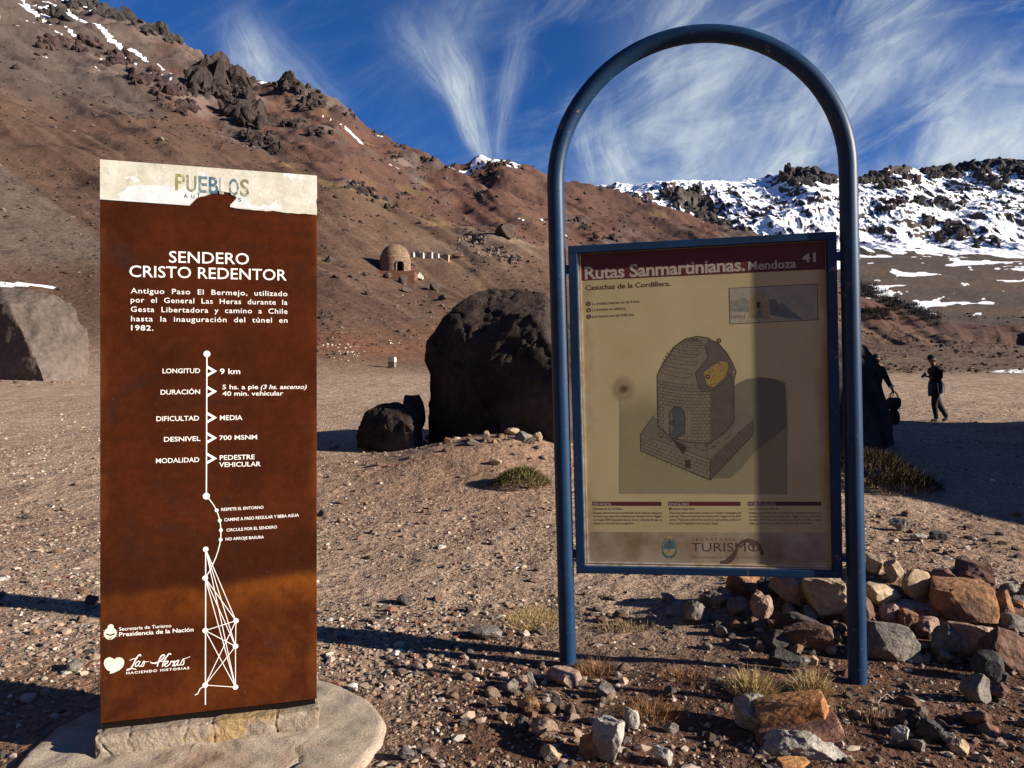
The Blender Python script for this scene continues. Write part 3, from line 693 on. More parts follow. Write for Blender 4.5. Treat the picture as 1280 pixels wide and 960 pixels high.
# the raised block: gridded so that its faces chip and crack
def plinth_block():
    L, Dp, H = PW+.026, .16, .135
    v = []; q = []
    def face(o, ex, ey, nx, ny):
        b = len(v)
        for j in range(ny+1):
            for i in range(nx+1):
                v.append(np.array(o)+np.array(ex)*i/nx+np.array(ey)*j/ny)
        for j in range(ny):
            for i in range(nx): q.append((b+j*(nx+1)+i, b+j*(nx+1)+i+1, b+(j+1)*(nx+1)+i+1, b+(j+1)*(nx+1)+i))
    face((0,0,0), (L,0,0), (0,0,H), 170, 30); face((L,0,0), (0,Dp,0), (0,0,H), 30, 30); face((0,Dp,0), (0,-Dp,0), (0,0,H), 30, 30)
    face((L,Dp,0), (-L,0,0), (0,0,H), 60, 10); face((0,0,H), (L,0,0), (0,Dp,0), 170, 30)
    V_ = np.array(v)
    c = V_-np.array([L/2, Dp/2, H/2]); 
    for ax, hx in ((0, L/2), (1, Dp/2), (2, H/2)): pass
    ed = np.sort(np.stack([L/2-abs(c[:, 0]), Dp/2-abs(c[:, 1]), np.where(c[:, 2] > 0, H/2-c[:, 2], 9)], 1), axis=1)[:, 1]
    n3 = fbm(V_[:, 0]*14, V_[:, 2]*14, V_[:, 1]*14, 4, 73)
    chip = np.exp(-ed/.012)*np.clip(.2+1.2*fbm(V_[:, 0]*18, V_[:, 2]*18, V_[:, 1]*18, 3, 74), 0, 1)*.030
    nrm = c/np.maximum(np.linalg.norm(c*np.array([.3, 1, 1]), axis=1)[:, None], 1e-4)
    V_ = V_-nrm*np.array([.3, 1, 1])*(chip+.011*n3+.004)[:, None]
    for xc, sk in ((.135, .02), (.33, -.01), (.44, .015), (.69, .0), (.04, .03)):
        dd = np.abs(V_[:, 0]-xc-sk*np.sin(V_[:, 2]*40)*.5-.012*fbm(V_[:, 2]*30+xc*9, V_[:, 0]*0, oct=3, seed=75))
        V_[:, 1] += np.where(c[:, 1] < -.06, .014*np.exp(-(dd/.0034)**2)*np.clip(.6+fbm(V_[:, 2]*25+xc*5, V_[:, 0]*3, oct=2, seed=76), 0, 1), 0); V_[:, 2] -= np.where(c[:, 2] > .06, .004*np.exp(-(dd/.003)**2), 0)
    return V_, np.array(q)
v, q = plinth_block()
m, t, b = new_mat('old_mortar'); b.inputs['Roughness'].default_value = .95; b.inputs['Specular IOR Level'].default_value = .1
o, P = add_noise_col(t, (.17, .135, .10), (.34, .285, .225), 9, 8, .7, .3, .68); V.nt = t
o = mixc(t, o, (.30, .19, .07), (vss(vnoise(P, 3.2, 5, .6), .55, .64)*.7).s); o = mixc(t, o, (.12, .095, .075), (vss(vnoise(P, 30, 6, .7), .54, .68)*.7).s)
t.links.new(o, b.inputs['Base Color']); add_bump(t, b, P, 40, .02, .8)
blk = link('raised_block', npmesh('raised_block', v, q, m, True), foot)
blk.matrix_local = Matrix.Translation((-1.27, 3.16, 0)).inverted() @ Matrix.Translation(PL) @ Matrix.Rotation(PA, 4, 'Z') @ Matrix.Translation((-.014, -.052, -.160))

# ------------------------------------------------------------------ blue arched frame with the route board
def blue_mat():
    m, t, b = new_mat('blue_paint'); b.inputs['Roughness'].default_value = .45; b.inputs['Specular IOR Level'].default_value = .25
    o, P = add_noise_col(t, (.0036, .022, .062), (.007, .034, .088), 4, 6, .6); V.nt = t
    o = mixc(t, o, (.16, .11, .08), (vss(vnoise(P, 16, 6, .7), .655, .69)).s)
    o = mixc(t, o, (.07, .11, .17), (vss(vnoise(P, 40, 3, .6), .66, .74)*.6).s)
    t.links.new(o, b.inputs['Base Color']); add_bump(t, b, P, 90, .001, .3); return m
M_blue = blue_mat()
BB = Vector((.298, 4.05, .016)); BSP = 1.452
MBd = Matrix.Translation(BB) @ Matrix.Rotation(R(-9.9), 4, 'Z') @ Matrix.Rotation(R(-1.35), 4, 'Y') @ Matrix.Rotation(R(1.4), 4, 'X')
board = thing('arched_route_sign', 'blue tubular arch sign frame holding a faded beige printed board', 'information sign')
board.matrix_world = MBd
mb = MB(); hs = 2.52; ra = BSP/2
path = [(0, 0, z) for z in (-.15, .0, .6, 1.2, 1.8, 2.2, hs)] + [(ra-ra*math.cos(a), 0, hs+ra*1.0*math.sin(a)) for a in np.linspace(0, math.pi, 41)[1:-1]] + [(BSP, 0, z) for z in (hs, 2.2, 1.8, 1.2, .6, 0, -.2)]
mb.tube(path, .0445, M_blue, 28); mb.build('arch_tube', board)
YF = .008                                   # poster plane, in the sign's own frame
B = Sign(MBd, YF)
q = [B.pix(709.1,310.4), B.pix(1044.8,288.4), B.pix(1051,718.2), B.pix(722.5,717.4)]
x0, x1 = (q[0].x+q[3].x)/2, (q[1].x+q[2].x)/2; z0, z1 = (q[2].y+q[3].y)/2, (q[0].y+q[1].y)/2
FT, FP = .046, .030                          # frame bar width, how far it stands proud of the poster
mb = MB(); ya, yb = YF-FP, YF+.03
mb.box(x0, x1, ya, yb, z1-FT*.85, z1, M_blue); mb.box(x0, x1, ya, yb, z0, z0+FT*.8, M_blue)
mb.box(x0, x0+FT, ya+.0007, yb-.0007, z0+FT*.8, z1-FT*.85, M_blue); mb.box(x1-FT, x1, ya+.0007, yb-.0007, z0+FT*.8, z1-FT*.85, M_blue)
fr = mb.build('board_frame', board); bv = fr.modifiers.new('b', 'BEVEL'); bv.width = .003; bv.segments = 2
mb = MB()
for zz in (z1-.12, z0+.10):
    mb.box(.040, x0+.004, -.014, .006, zz-.022, zz+.022, M_blue); mb.build('bracket', board); mb = MB()
    mb.box(x1-.004, BSP-.040, -.014, .006, zz-.020, zz+.020, M_blue); mb.build('bracket', board); mb = MB()
mb.box(x0+.01, x1-.01, YF+.004, YF+.016, z0+.01, z1-.01, mat_flat('galvanised_backing', (.35, .36, .36), .5, metal=.3)); mb.build('backing_plate', board)
M_alu = mat_flat('white_bead', (.62, .60, .56), .45, (.35, .25, .16), 20)
mb = MB()
xi0, xi1, zi0, zi1 = x0+FT, x1-FT, z0+FT*.8, z1-FT*.85
for o_ in (0, .0125):
    mb.box(xi0+.001+o_, xi0+.0045+o_, YF-.011+o_*.4, YF-.0015, zi0+.003, zi1-.003, M_alu)
    mb.box(xi0+.006+o_, xi1-.004, YF-.0105+o_*.4, YF-.0015, zi0+.001+o_, zi0+.0045+o_, M_alu)
mb.build('glazing_bead', board)
def poster_mat():
    m, t, b = new_mat('faded_poster_paper'); b.inputs['Roughness'].default_value = .5; b.inputs['Specular IOR Level'].default_value = .3
    o, P = add_noise_col(t, (.41, .335, .165), (.51, .420, .228), 2.2, 6, .6, .3, .7); V.nt = t
    sp = t.nodes.new('ShaderNodeSeparateXYZ'); t.links.new(P, sp.inputs[0]); x, z = V(sp.outputs[0]), V(sp.outputs[2])
    streaks = vss(vnoise(vcomb(x*26, 0.0, z*.6), 1.0, 4, .6), .58, .72)*vss(z, zi0+.5, zi1)
    o = mixc(t, o, (.46, .39, .25), (streaks*.5).s)
    edge = V.m('MINIMUM', V.m('MINIMUM', x-(xi0+.02), (xi1)-x), V.m('MINIMUM', z-(zi0+.012), 9.0))
    brown = (1.0-vss(edge+(vnoise(P, 6, 6, .65)-.5)*.16, -.02, .075))*vss(vnoise(P, 4, 5, .6), .32, .62)
    o = mixc(t, o, (.27, .15, .075), (brown*.8).s)
    blot = vss(vnoise(P, 3.1, 6, .7, .6), .60, .72)
    o = mixc(t, o, (.40, .27, .14), (blot*.55).s)
    t.links.new(o, b.inputs['Base Color']); return m
M_post = poster_mat()
mb = MB(); mb.box(xi0-.006, xi1+.006, YF, YF+.0035, zi0-.006, zi1+.006, M_post); mb.build('poster', board)
def ink(name, c, rough=.5, c2=None, sc_=40): return mat_flat(name, c, rough, c2, sc_)
I_red = ink('maroon_print', (.095, .018, .024)); I_redd = ink('dark_maroon_print', (.060, .016, .020)); I_pale = ink('pale_print', (.42, .37, .29)); I_txt = ink('brown_print', (.085, .040, .026)); I_blk = ink('faded_black_print', (.055, .042, .036))
mb = MB()
zb = (B.pix(724.6,352.3).y+B.pix(1029.6,335.3).y)/2
xa, xb = xi0+.017, xi1-.003
B.poly(mb, [(xa, zb), (xb, zb), (xb, zi1-.002), (xa, zi1-.002)], I_red, raw=True)
B.disc(mb, (1009,323.8), 8.6*3.8/F, I_redd)
mb.build('header_band', board); mb = MB()
def BT(s, L, Rr, cap, mat, bold=.02, shear=0., space=1.0):
    m_ = MB(); B.text(m_, s, L, Rr, cap, mat, bold, shear, space); m_.build('lettering', board)
BT('Rutas Sanmartinianas.', (731.2,349.0), (931.4,338.0), 15.2, I_pale, .022, 0, .95); BT('Mendoza', (935.4,337.5), (995.2,334.1), 10.4, I_pale, .022); BT('41', (1002.4,327.6), (1019.8,326.6), 10.6, I_pale, .034)
BT('Casuchas de la Cordillera.', (732,362.8), (838,357.2), 6.2, I_txt, .018)
for yy, s, r, ye in ((381.4,'La medida interior es de 4 mts.',799.8,378.2),(389.0,'La bóveda es esférica.',783,386.7),(397.3,'Los muros son de 0.60 mts.',793.6,394.7)):
    BT(s, (740.3,yy), (r,ye), 3.5, I_txt, .006)
for c, ch in (((735.6,379.9),'A'),((735.9,387.7),'B'),((736.1,395.9),'C')):
    B.disc(mb, c, 2.9*3.9/F, I_txt); BT(ch, (c[0]-1.1,c[1]+1.4), (c[0]+1.1,c[1]+1.3), 2.6, I_pale, .02)
mb.build('letter_badges', board); mb = MB(); B.k = 0
# small framed watercolour
def wash(name, c, c2): return mat_flat(name, c, .5, c2, 30)
p4 = lambda x, y: (900+x/9.143, 340+y/9.143)
B.poly(mb, [p4(100,183),p4(112,598),p4(1124,550),p4(1114,132)], I_txt)
B.poly(mb, [p4(109,190),p4(119,590),p4(1117,543),p4(1107,140)], wash('wash_sky', (.33,.295,.20), (.25,.24,.185)))
B.poly(mb, [p4(112,330),p4(118,450),p4(330,460),p4(330,330),p4(270,290),p4(200,320)], wash('wash_hill', (.14,.155,.125), (.26,.25,.19)))
B.poly(mb, [p4(118,470),p4(119,590),p4(1117,543),p4(950,540),p4(560,480),p4(330,460)], wash('wash_snow', (.38,.34,.235), (.29,.26,.18)))
B.poly(mb, [p4(558,312),p4(570,490),p4(780,530),p4(945,545),p4(870,480),p4(800,432),p4(770,400),p4(730,360),p4(700,352),p4(665,370),p4(630,310)], wash('wash_slate', (.085,.10,.10), (.17,.18,.15)))
B.poly(mb, [p4(330,305),p4(325,525),p4(575,540),p4(557,470),p4(556,300),p4(440,212)], wash('wash_ochre', (.25,.19,.075), (.32,.26,.13)))
B.poly(mb, [p4(440,212),p4(556,300),p4(585,290),p4(545,245),p4(500,222)], wash('wash_teal', (.15,.21,.18), (.26,.29,.22)))
B.poly(mb, [p4(420,340),p4(420,412),p4(462,410),p4(462,338)], I_blk); B.poly(mb, [p4(445,420),p4(400,522),p4(505,522),p4(478,455)], wash('wash_door', (.10,.14,.12), (.16,.20,.16)))
B.line(mb, [p4(447,212),p4(447,180)], .004, wash('wash_cross', (.30,.27,.15), (.35,.3,.2)))
for k in range(7): B.line(mb, [p4(135+k*24,490+10*(k%2)),p4(133+k*24,530)], .0035, I_txt)
mb.build('framed_watercolour', board); mb = MB(); B.k = 0
# the drawing of the domed shelter
p3 = lambda x, y: (790+x/4.8, 410+y/4.8)
D_bg = ink('olive_wash', (.235, .205, .112), .5, (.27, .235, .13), 5); D_sh = ink('teal_shadow_wash', (.135, .127, .080), .5, (.16, .15, .093), 8); D_lit = ink('drawing_stone_light', (.20, .165, .112), .5, (.165, .135, .09), 25); D_mid = ink('drawing_stone_mid', (.155, .128, .085), .5, (.13, .12, .085), 25); D_dk = ink('drawing_stone_dark', (.115, .092, .066), .5, (.09, .075, .055), 25); D_och = ink('ochre_wash', (.34, .20, .05), .5, (.26, .21, .06), 60); D_ln = ink('drawing_line', (.050, .034, .026))
def fade_top(m, z_lo, z_hi):
    t = m.node_tree; b = t.nodes['Principled BSDF']; V.nt = t; src = b.inputs['Base Color'].links[0].from_socket
    tcn = t.nodes.new('ShaderNodeTexCoord'); sp = t.nodes.new('ShaderNodeSeparateXYZ'); t.links.new(tcn.outputs['Object'], sp.inputs[0])
    o, _ = add_noise_col(t, (.41, .335, .165), (.51, .420, .228), 2.2, 6, .6, .3, .7)
    t.links.new(mixc(t, src, o, vss(V(sp.outputs[2]), z_lo, z_hi).s), b.inputs['Base Color'])
fade_top(D_bg, B.pix(880,520).y, B.pix(880,471).y)
rect = [(775,470),(774,617),(984,618),(985,472)]
B.poly(mb, rect, D_bg)
B.poly(mb, [p3(470,905),p3(590,900),p3(650,850),p3(740,740),p3(850,655),p3(928,595),p3(920,330),p3(850,303),p3(760,295),p3(680,308),p3(610,345),p3(560,600)], D_sh)
B.poly(mb, [(738+2,452),(774,470),(774,500)], D_bg) if False else None
B.poly(mb, [p3(50,637),p3(130,525),p3(160,560),p3(225,650),p3(612,490),p3(700,500),p3(725,555),p3(468,792)], D_mid)
B.poly(mb, [p3(50,637),p3(468,792),p3(468,912),p3(52,737)], D_lit); B.poly(mb, [p3(468,792),p3(725,552),p3(727,640),p3(468,912)], D_dk)
sil = [(150,290),(155,587),(225,650),(320,682),(400,690),(470,688),(565,620),(612,560),(612,310),(625,262),(605,215),(570,150),(520,95),(450,58),(390,50),(320,65),(260,110),(215,170),(190,210),(165,255)]
B.poly(mb, [p3(*p) for p in sil], D_lit); B.poly(mb, [p3(*p) for p in [(470,385),(470,688),(565,620),(612,560),(612,310),(600,260),(560,310)]], D_dk)
B.poly(mb, [p3(*p) for p in [(455,62),(440,110),(455,180),(380,270),(395,340),(420,385),(480,380),(560,318),(600,262),(612,250),(570,150),(520,95)]], D_dk)
B.poly(mb, [p3(*p) for p in [(430,268),(470,235),(530,200),(570,205),(578,235),(562,290),(492,356),(450,340)]], D_och)
B.poly(mb, [p3(*p) for p in [(222,640),(226,510),(250,474),(285,472),(312,500),(320,535),(316,640),(270,665)]], ink('drawing_doorway', (.072, .080, .072)))
B.poly(mb, [p3(*p) for p in [(222,640),(226,510),(240,490),(244,610)]], D_mid)
LW = 1.0*3.9/F*.55
L3 = lambda pts, w=1.0: B.line(mb, [p3(*p) for p in pts], LW*w, D_ln)
L3(sil+[sil[0]], 2.2); L3([(50,637),(52,737),(468,912),(727,640),(725,552)], 1.8); L3([(50,637),(468,792),(725,552)], 1.2); L3([(468,792),(468,912)], 1.2); L3([(50,637),(130,525)],1.5)
L3([(440,110),(455,180),(380,270),(395,340),(420,385)], 1.6); L3([(480,380),(560,318),(600,262)], 1.2); L3([(226,640),(226,510),(250,474),(285,472),(312,500),(320,535),(316,640)], 2)
random.seed(3)
for k in range(18):                          # courses of the wall, bending round the tower
    y_ = 330+k*19.5; xs = np.linspace(155, 470, 9)
    row = [(x, y_-18+34*(1-((x-400)/255.)**2)*.9) for x in xs]
    if y_ > 475 and y_ < 640: L3([p for p in row if p[0] < 224], 1.0); L3([p for p in row if p[0] > 322], 1.0)
    else: L3(row, 1.0)
    L3([(470, row[-1][1]), (540, row[-1][1]-22), (612, row[-1][1]-64)], .8)
    for j in range(11):
        x = 160+j*29+(k%2)*14
        if 224 < x < 322 and 475 < y_ < 650: continue
        yy = y_-18+34*(1-((x-400)/255.)**2)*.9; L3([(x, yy), (x, yy+18)], .8)
for k in range(14):                          # rings of the vault
    t = (k+1)/15.; rx = 235*math.sin(t*1.45); y_ = 58+235*(1-math.cos(t*1.35))*1.15; ry = 60*t
    row = [(400-20*(1-t)+rx*math.cos(a), y_+ry*math.sin(a)) for a in np.linspace(math.pi*.98, math.pi*.30, 14)]
    row = [p for p in row if p[0] < 385+max(0, 250-p[1])*.35 and p[0] > 150]
    if len(row) > 1: L3(row, 1.0)
    for p in row[(k%2)::2]: L3([p, (p[0]+2, p[1]+14)], .8)
for k in range(5):
    L3([(50, 657+k*20), (468, 813+k*24)], .9); L3([(468, 813+k*24), (726, 570+k*17)], .8)
    for j in range(14):
        x = 58+j*30+(k%2)*15; yy = 657+k*20+(x-50)*(156+k*4)/418.; L3([(x, yy), (x, yy+20)], .8)
        x2 = 474+j*18+(k%2)*9; y2 = 813+k*24-(x2-468)*(243+7*k)/258.
        if x2 < 725: L3([(x2, y2), (x2, y2+17)], .7)
for k in range(26):
    x = random.uniform(90, 640); y_ = 640+random.uniform(-10, 30)+(x-90)*.2-(max(0, x-430))*.65; L3([(x, y_), (x+14, y_+5), (x+18, y_-6)], 1.3)
B.poly(mb, [p3(318,790),p3(320,835),p3(352,845),p3(352,795)], D_ln); B.poly(mb, [p3(235,660),p3(265,705),p3(310,760),p3(330,715),p3(290,690)], D_ln)
for k in range(70):
    x = random.uniform(430, 575); y_ = random.uniform(210, 350)
    if (x-505)**2/75**2+(y_-280)**2/75**2 < 1: L3([(x, y_), (x+9, y_-9)], .8)
for c in ((522,76),(455,292),(242,568)): B.disc(mb, p3(*c), 2.9*3.9/F, I_redd, hole=.45)
mb.build('shelter_drawing', board); mb = MB(); B.k = 0
# text columns
xl0 = 733
B.poly(mb, [(733.0,664.9),(733.9,704.2),(1036,703.4),(1035.4,665.8)], ink('pale_lower_band', (.36, .305, .22), .5, (.20, .125, .065), 5))
for nm, sub, xs, xe, te, se, rows in (
    ('ESPAÑOL','Casuchas de la Cordillera.',740.4,826.9,765,779,('Refugios construidos para la protección de los viajeros, chasquis y','correos, cuya ejecución comenzó por iniciativa de D. Higgins','en el siglo XVIII. Ejecutadas de cal, roca y cubiertas de teja, se','ubican en este territorio argentino.')),
    ('ENGLISH','Mountain range huts.',835.6,925.7,860.6,868.5,('These huts were constructed as shelters for travelers, messengers and','post men. They were built by the initiative of D. Higgins in the XVIII','century. They were made of lime and brick, rock and tile, and four of','them stand in Argentina in the mountain range.')),
    ('PORTUGUES','Casinhas da Cordilheira.',935.3,1026.6,969.6,974,('Refúgios construídos para a proteção dos viajantes, mensageiros e','correios. Começou por iniciativa de D. Higgins e foram construídas','no século XVIII. Feitas com tijolos e cal e cobertas de telha, a quarta','delas se encontra no lado argentino da cordilheira.'))):
    B.poly(mb, [(xs,627.0),(xs,632.2),(xe,632.3),(xe,627.2)], I_red)
    BT(nm, (xs+.8,631.8), (te,631.8), 3.5, I_pale, .012); BT(sub, (xs+1.0,637.2), (se,637.2), 3.0, I_txt, .004)
    for r_, yb_ in zip(rows, (642.2,646.5,650.9,655.3)):
        e = xe+.6 if r_ is not rows[3] else xs+(xe-xs)*{'ESPAÑOL':.61,'ENGLISH':.69,'PORTUGUES':.89}[nm]
        BT(r_, (xs+1.4,yb_), (e,yb_), 2.7, I_blk, .008)
mb.build('column_bars', board); mb = MB(); B.k = 3
I_sky = ink('arms_blue', (.07, .135, .16)); I_gold = ink('arms_gold', (.42, .30, .09)); I_grn = ink('arms_green', (.10, .12, .075)); I_wht = ink('arms_white', (.33, .30, .24))
pm = 3.9/F
B.disc(mb, (836.4,672.6), 3.6*pm, I_gold, 16)
B.disc(mb, (836.4,685), 9.4*pm, I_grn, 28, 12.2*pm); B.disc(mb, (836.4,684.6), 7.9*pm, I_wht, 28, 10.6*pm)
B.poly(mb, [(828.9,686),(836.4,686.4),(843.9,686),(843.4,681),(841.4,677.2),(836.4,674.6),(831.4,677.2),(829.4,681)][::-1], I_sky)
B.poly(mb, [(832,690.0),(836,687.2),(840.8,690.0),(836.4,693.2)], I_gold); B.line(mb, [(836.4,677.5),(836.4,690)], .9*pm, I_txt)
for sx in (-1, 1): B.line(mb, [(836.4+sx*9, 690),(836.4+sx*6, 695.5),(836.4+sx*1.5, 698.2)], 1.6*pm, I_grn)
mb.build('coat_of_arms', board); mb = MB()
BT('SECRETARIA DE', (865,676.0), (936,676.0), 3.0, I_txt, .0, 0, 1.5)
v0, f0 = text2d('TURISMO', 0)
BT('TURISMO', (864.3,689.4), (950,689.4), 11.0, I_blk, -.004)
BT('PRESIDENCIA DE LA NACIÓN', (865,698.0), (951.7,698.0), 2.8, I_txt, .0, 0, 1.35)
mb = MB()
I_tear = ink('brown_tear', (.105, .065, .045), .6, (.07, .045, .035), 30)
pt = lambda x, y: (880+x/7.111, 600+y/7.111)
B.line(mb, [pt(150,742),pt(205,728),pt(245,695),pt(272,660),pt(288,620),pt(300,592),pt(320,565),pt(345,548),pt(390,538),pt(430,550),pt(468,560),pt(492,590),pt(502,620),pt(515,645),pt(520,662)], 4.6*pm, I_tear, taper=[1.2,1.5,1.5,1.2,.9,.7,.7,.8,1.1,1.3,1.1,1.0,.8,1.1,.7])
B.poly(mb, [pt(395,545),pt(425,590),pt(440,640),pt(455,585),pt(480,575),pt(440,555)], I_tear)
mb.build('torn_strip', board); mb = MB(); B.k = 40
m, t, b = new_mat('round_water_stain'); b.inputs['Roughness'].default_value = .5
sc_ = B.pix(779.5, 486.5); tcn = t.nodes.new('ShaderNodeTexCoord'); vm = t.nodes.new('ShaderNodeVectorMath'); vm.operation = 'DISTANCE'
t.links.new(tcn.outputs['Object'], vm.inputs[0]); vm.inputs[1].default_value = (sc_.x, YF-.002, sc_.y); V.nt = t
dd = V(vm.outputs['Value']) + (vnoise(tcn.outputs['Object'], 20, 5, .6)-.5)*.03
o = mixc(t, (.50, .40, .215), (.36, .25, .13), ((1.0-vss(dd, .050, .085))*.75).s); o = mixc(t, o, (.085, .045, .025), ((1.0-vss(dd, .0, .040))).s); t.links.new(o, b.inputs['Base Color'])
tr = t.nodes.new('ShaderNodeBsdfTransparent'); mx = t.nodes.new('ShaderNodeMixShader'); t.links.new(((1.0-vss(dd, .025, .075))*.8).s, mx.inputs[0]); t.links.new(tr.outputs[0], mx.inputs[1]); t.links.new(b.outputs[0], mx.inputs[2]); t.links.new(mx.outputs[0], t.nodes['Material Output'].inputs[0])
B.disc(mb, (779.5,486.5), .09, m, 32); mb.build('water_stain', board)
# ------------------------------------------------------------------ rocks
def ico(sub):
    bm = bmesh.new(); bmesh.ops.create_icosphere(bm, subdivisions=sub, radius=1); bm.verts.ensure_lookup_table()
    v = np.array([p.co[:] for p in bm.verts]); f = np.array([[q.index for q in p.verts] for p in bm.faces]); bm.free(); return v, f
_ICO = {s: ico(s) for s in (1, 2, 3, 4, 5, 6)}
def rock_geo(seed, sub=4, ncut=11, lo=.50, hi=.85, rough=.05, planes=(), block=False, crack=0):
    r = np.random.default_rng(seed); v, f = _ICO[sub]; v = v.copy()
    if block: v = v/np.max(np.abs(v), axis=1)[:, None]*.8*(1-.10*(np.linalg.norm(v/np.max(np.abs(v), axis=1)[:, None], axis=1)-1)[:, None])
    cuts = [(np.array(p[:3], float), p[3]) for p in planes]
    for k in range(ncut):
        n = r.normal(size=3); cuts.append((n, r.uniform(lo, hi)))
    for n, d in cuts:
        n = n/np.linalg.norm(n); s = v@n-d; v = v-np.where(s > 0, s, 0)[:, None]*n
    o = r.uniform(-50, 50, 3)
    n = v/np.linalg.norm(v, axis=1)[:, None]
    disp = fbm(v[:, 0]*1.6+o[0], v[:, 1]*1.6+o[1], v[:, 2]*1.6+o[2], 3, seed)*rough*1.3 + fbm(v[:, 0]*5+o[1], v[:, 1]*5+o[2], v[:, 2]*5+o[0], 4, seed+3)*rough
    if crack:
        q = fbm(v[:, 0]*1.5+o[2], v[:, 1]*1.5+o[0], v[:, 2]*1.5+o[1], 4, seed+9); q2 = fbm(v[:, 0]*2.6+v[:, 2]*1.2+o[0], v[:, 1]*2.6+o[2], v[:, 2]*.9+o[1], 4, seed+11)
        disp = disp - crack*np.exp(-(q/.035)**2) - crack*.8*np.exp(-(q2/.03)**2) + crack*.5*np.sign(q2)*np.minimum(abs(q2)*4, 1)
    return v+n*disp[:, None], f
def place_rock(name, geo, mat, loc, dims, rotz=0, tilt=(0, 0), parent=None, smooth=False):
    v, f = geo; v = v*np.array(dims)/2
    me = npmesh(name, v, f, mat, smooth)
    return link(name, me, parent, loc, (tilt[0], tilt[1], rotz))
M_bould = mat_stone('boulder_volcanic', (.018, .013, .012), (.058, .040, .033), 1.1, bs=3.5, bd=.22, c3=(.072, .056, .045))
M_bgrey = mat_stone('boulder_grey', (.085, .066, .054), (.125, .100, .085), .35, bs=1.6, bd=.25)
M_scree = mat_stone('dark_scree', (.045, .034, .031), (.10, .074, .062), 1.0, bs=3, bd=.2, vary=0)
M_mixed = mat_stone('mixed_stone', (.135, .105, .085), (.235, .190, .155), 7, vary=1, bs=16, bd=.02)
M_orange = mat_stone('orange_stone', (.20, .098, .052), (.36, .20, .105), 5, bs=16, bd=.06, c3=(.12, .070, .050))
M_tan = mat_stone('tan_stone', (.25, .18, .115), (.40, .31, .21), 5, bs=14, bd=.02)
M_redst = mat_stone('reddish_stone', (.095, .055, .042), (.18, .105, .078), 5, bs=18, bd=.03)
M_grey = mat_stone('grey_stone', (.105, .092, .082), (.225, .20, .175), 8, bs=18, bd=.035)
M_dgrey = mat_stone('dark_grey_stone', (.040, .037, .036), (.075, .068, .064), 8, bs=16, bd=.03)
M_pale = mat_stone('pale_stone', (.28, .26, .225), (.43, .40, .35), 12, bs=22, bd=.035, c3=(.25, .22, .19))
M_pink = mat_stone('pinkish_stone', (.24, .15, .115), (.38, .27, .21), 9, bs=18, bd=.05)

def boulder_at(name, label, pxl, pxr, ytop, ybase, d, geo, mat, cat='boulder', depth=1.0, sink=.10, rotz=0, group=None, zbase=None, smooth=True):
    cx = ((pxl+pxr)/2-640)/F*d; w = (pxr-pxl)/F*d; h = (ybase-ytop)/F*d
    g = (CAMZ+(480-ybase)/F*d) if zbase is None else zbase
    v, f = geo; v = v.copy()
    v -= (v.max(0)+v.min(0))/2; v = v/(v.max(0)-v.min(0))          # unit box
    v = v*np.array([w, w*depth, h*(1+sink)]); v[:, 2] += h*(1+sink)/2-h*sink
    o = link(name, npmesh(name, v, f, mat, smooth), None, (cx, d+0*depth, g), (0, 0, rotz))
    return tag(o, label, cat, group)
def hull_boulder(label, d, pts, mat, seed, voxel, rough, crack=.03):
    """a massive boulder from its corner stones (photo column, photo row, metres nearer or farther than d), then weathered"""
    P = [((px-640)/F*(d+o), d+o, CAMZ+(480-py)/F*(d+o)) for px, py, o in pts]
    c0 = np.array([np.mean([p[0] for p in P]), d, min(p[2] for p in P)])
    bm = bmesh.new()
    for p in P: bm.verts.new(np.array(p)-c0)
    res = bmesh.ops.convex_hull(bm, input=bm.verts)
    bmesh.ops.delete(bm, geom=[g for g in res['geom_interior'] if isinstance(g, bmesh.types.BMVert)], context='VERTS')
    me = bpy.data.meshes.new('hull'); bm.to_mesh(me); bm.free(); o = bpy.data.objects.new('hull', me); col.objects.link(o)
    rm = o.modifiers.new('r', 'REMESH'); rm.mode = 'VOXEL'; rm.voxel_size = voxel
    sm = o.modifiers.new('s', 'SMOOTH'); sm.iterations = 2; sm.factor = .5
    dg = bpy.context.evaluated_depsgraph_get(); dg.update(); m2 = bpy.data.meshes.new_from_object(o.evaluated_get(dg), depsgraph=dg); bpy.data.objects.remove(o)
    nv = len(m2.vertices); v = np.zeros(nv*3, np.float32); m2.vertices.foreach_get('co', v); v = v.reshape(-1, 3).astype(float)
    nn = np.zeros(nv*3, np.float32); m2.vertices.foreach_get('normal', nn); nn = nn.reshape(-1, 3)
    s = 1.0/(voxel*34); q = v*s
    f1 = fbm(q[:, 0], q[:, 1], q[:, 2], 4, seed); f2 = fbm(q[:, 0]*4, q[:, 1]*4, q[:, 2]*4, 4, seed+1); f3 = fbm(q[:, 0]*1.3+5, q[:, 1]*1.3, q[:, 2]*1.3, 4, seed+2); f4 = fbm(q[:, 0]*2.2+q[:, 2], q[:, 1]*2.2, q[:, 2]*.8, 4, seed+3)
    disp = -rough*.55 + rough*(f1*1.0+f2*.55) + rough*.7*np.sign(f3)*np.minimum(np.abs(f3)*5, 1)*.6 - rough*crack*30*(np.exp(-(f4/.03)**2))*.5
    v = v+nn*disp[:, None]; m2.vertices.foreach_set('co', v.astype(np.float32).ravel()); m2.update()
    m2.materials.clear(); m2.materials.append(mat); m2.name = 'boulder'; m2.polygons.foreach_set('use_smooth', np.ones(len(m2.polygons), bool))
    return tag(link('boulder', m2, None, tuple(c0)), label, 'boulder')
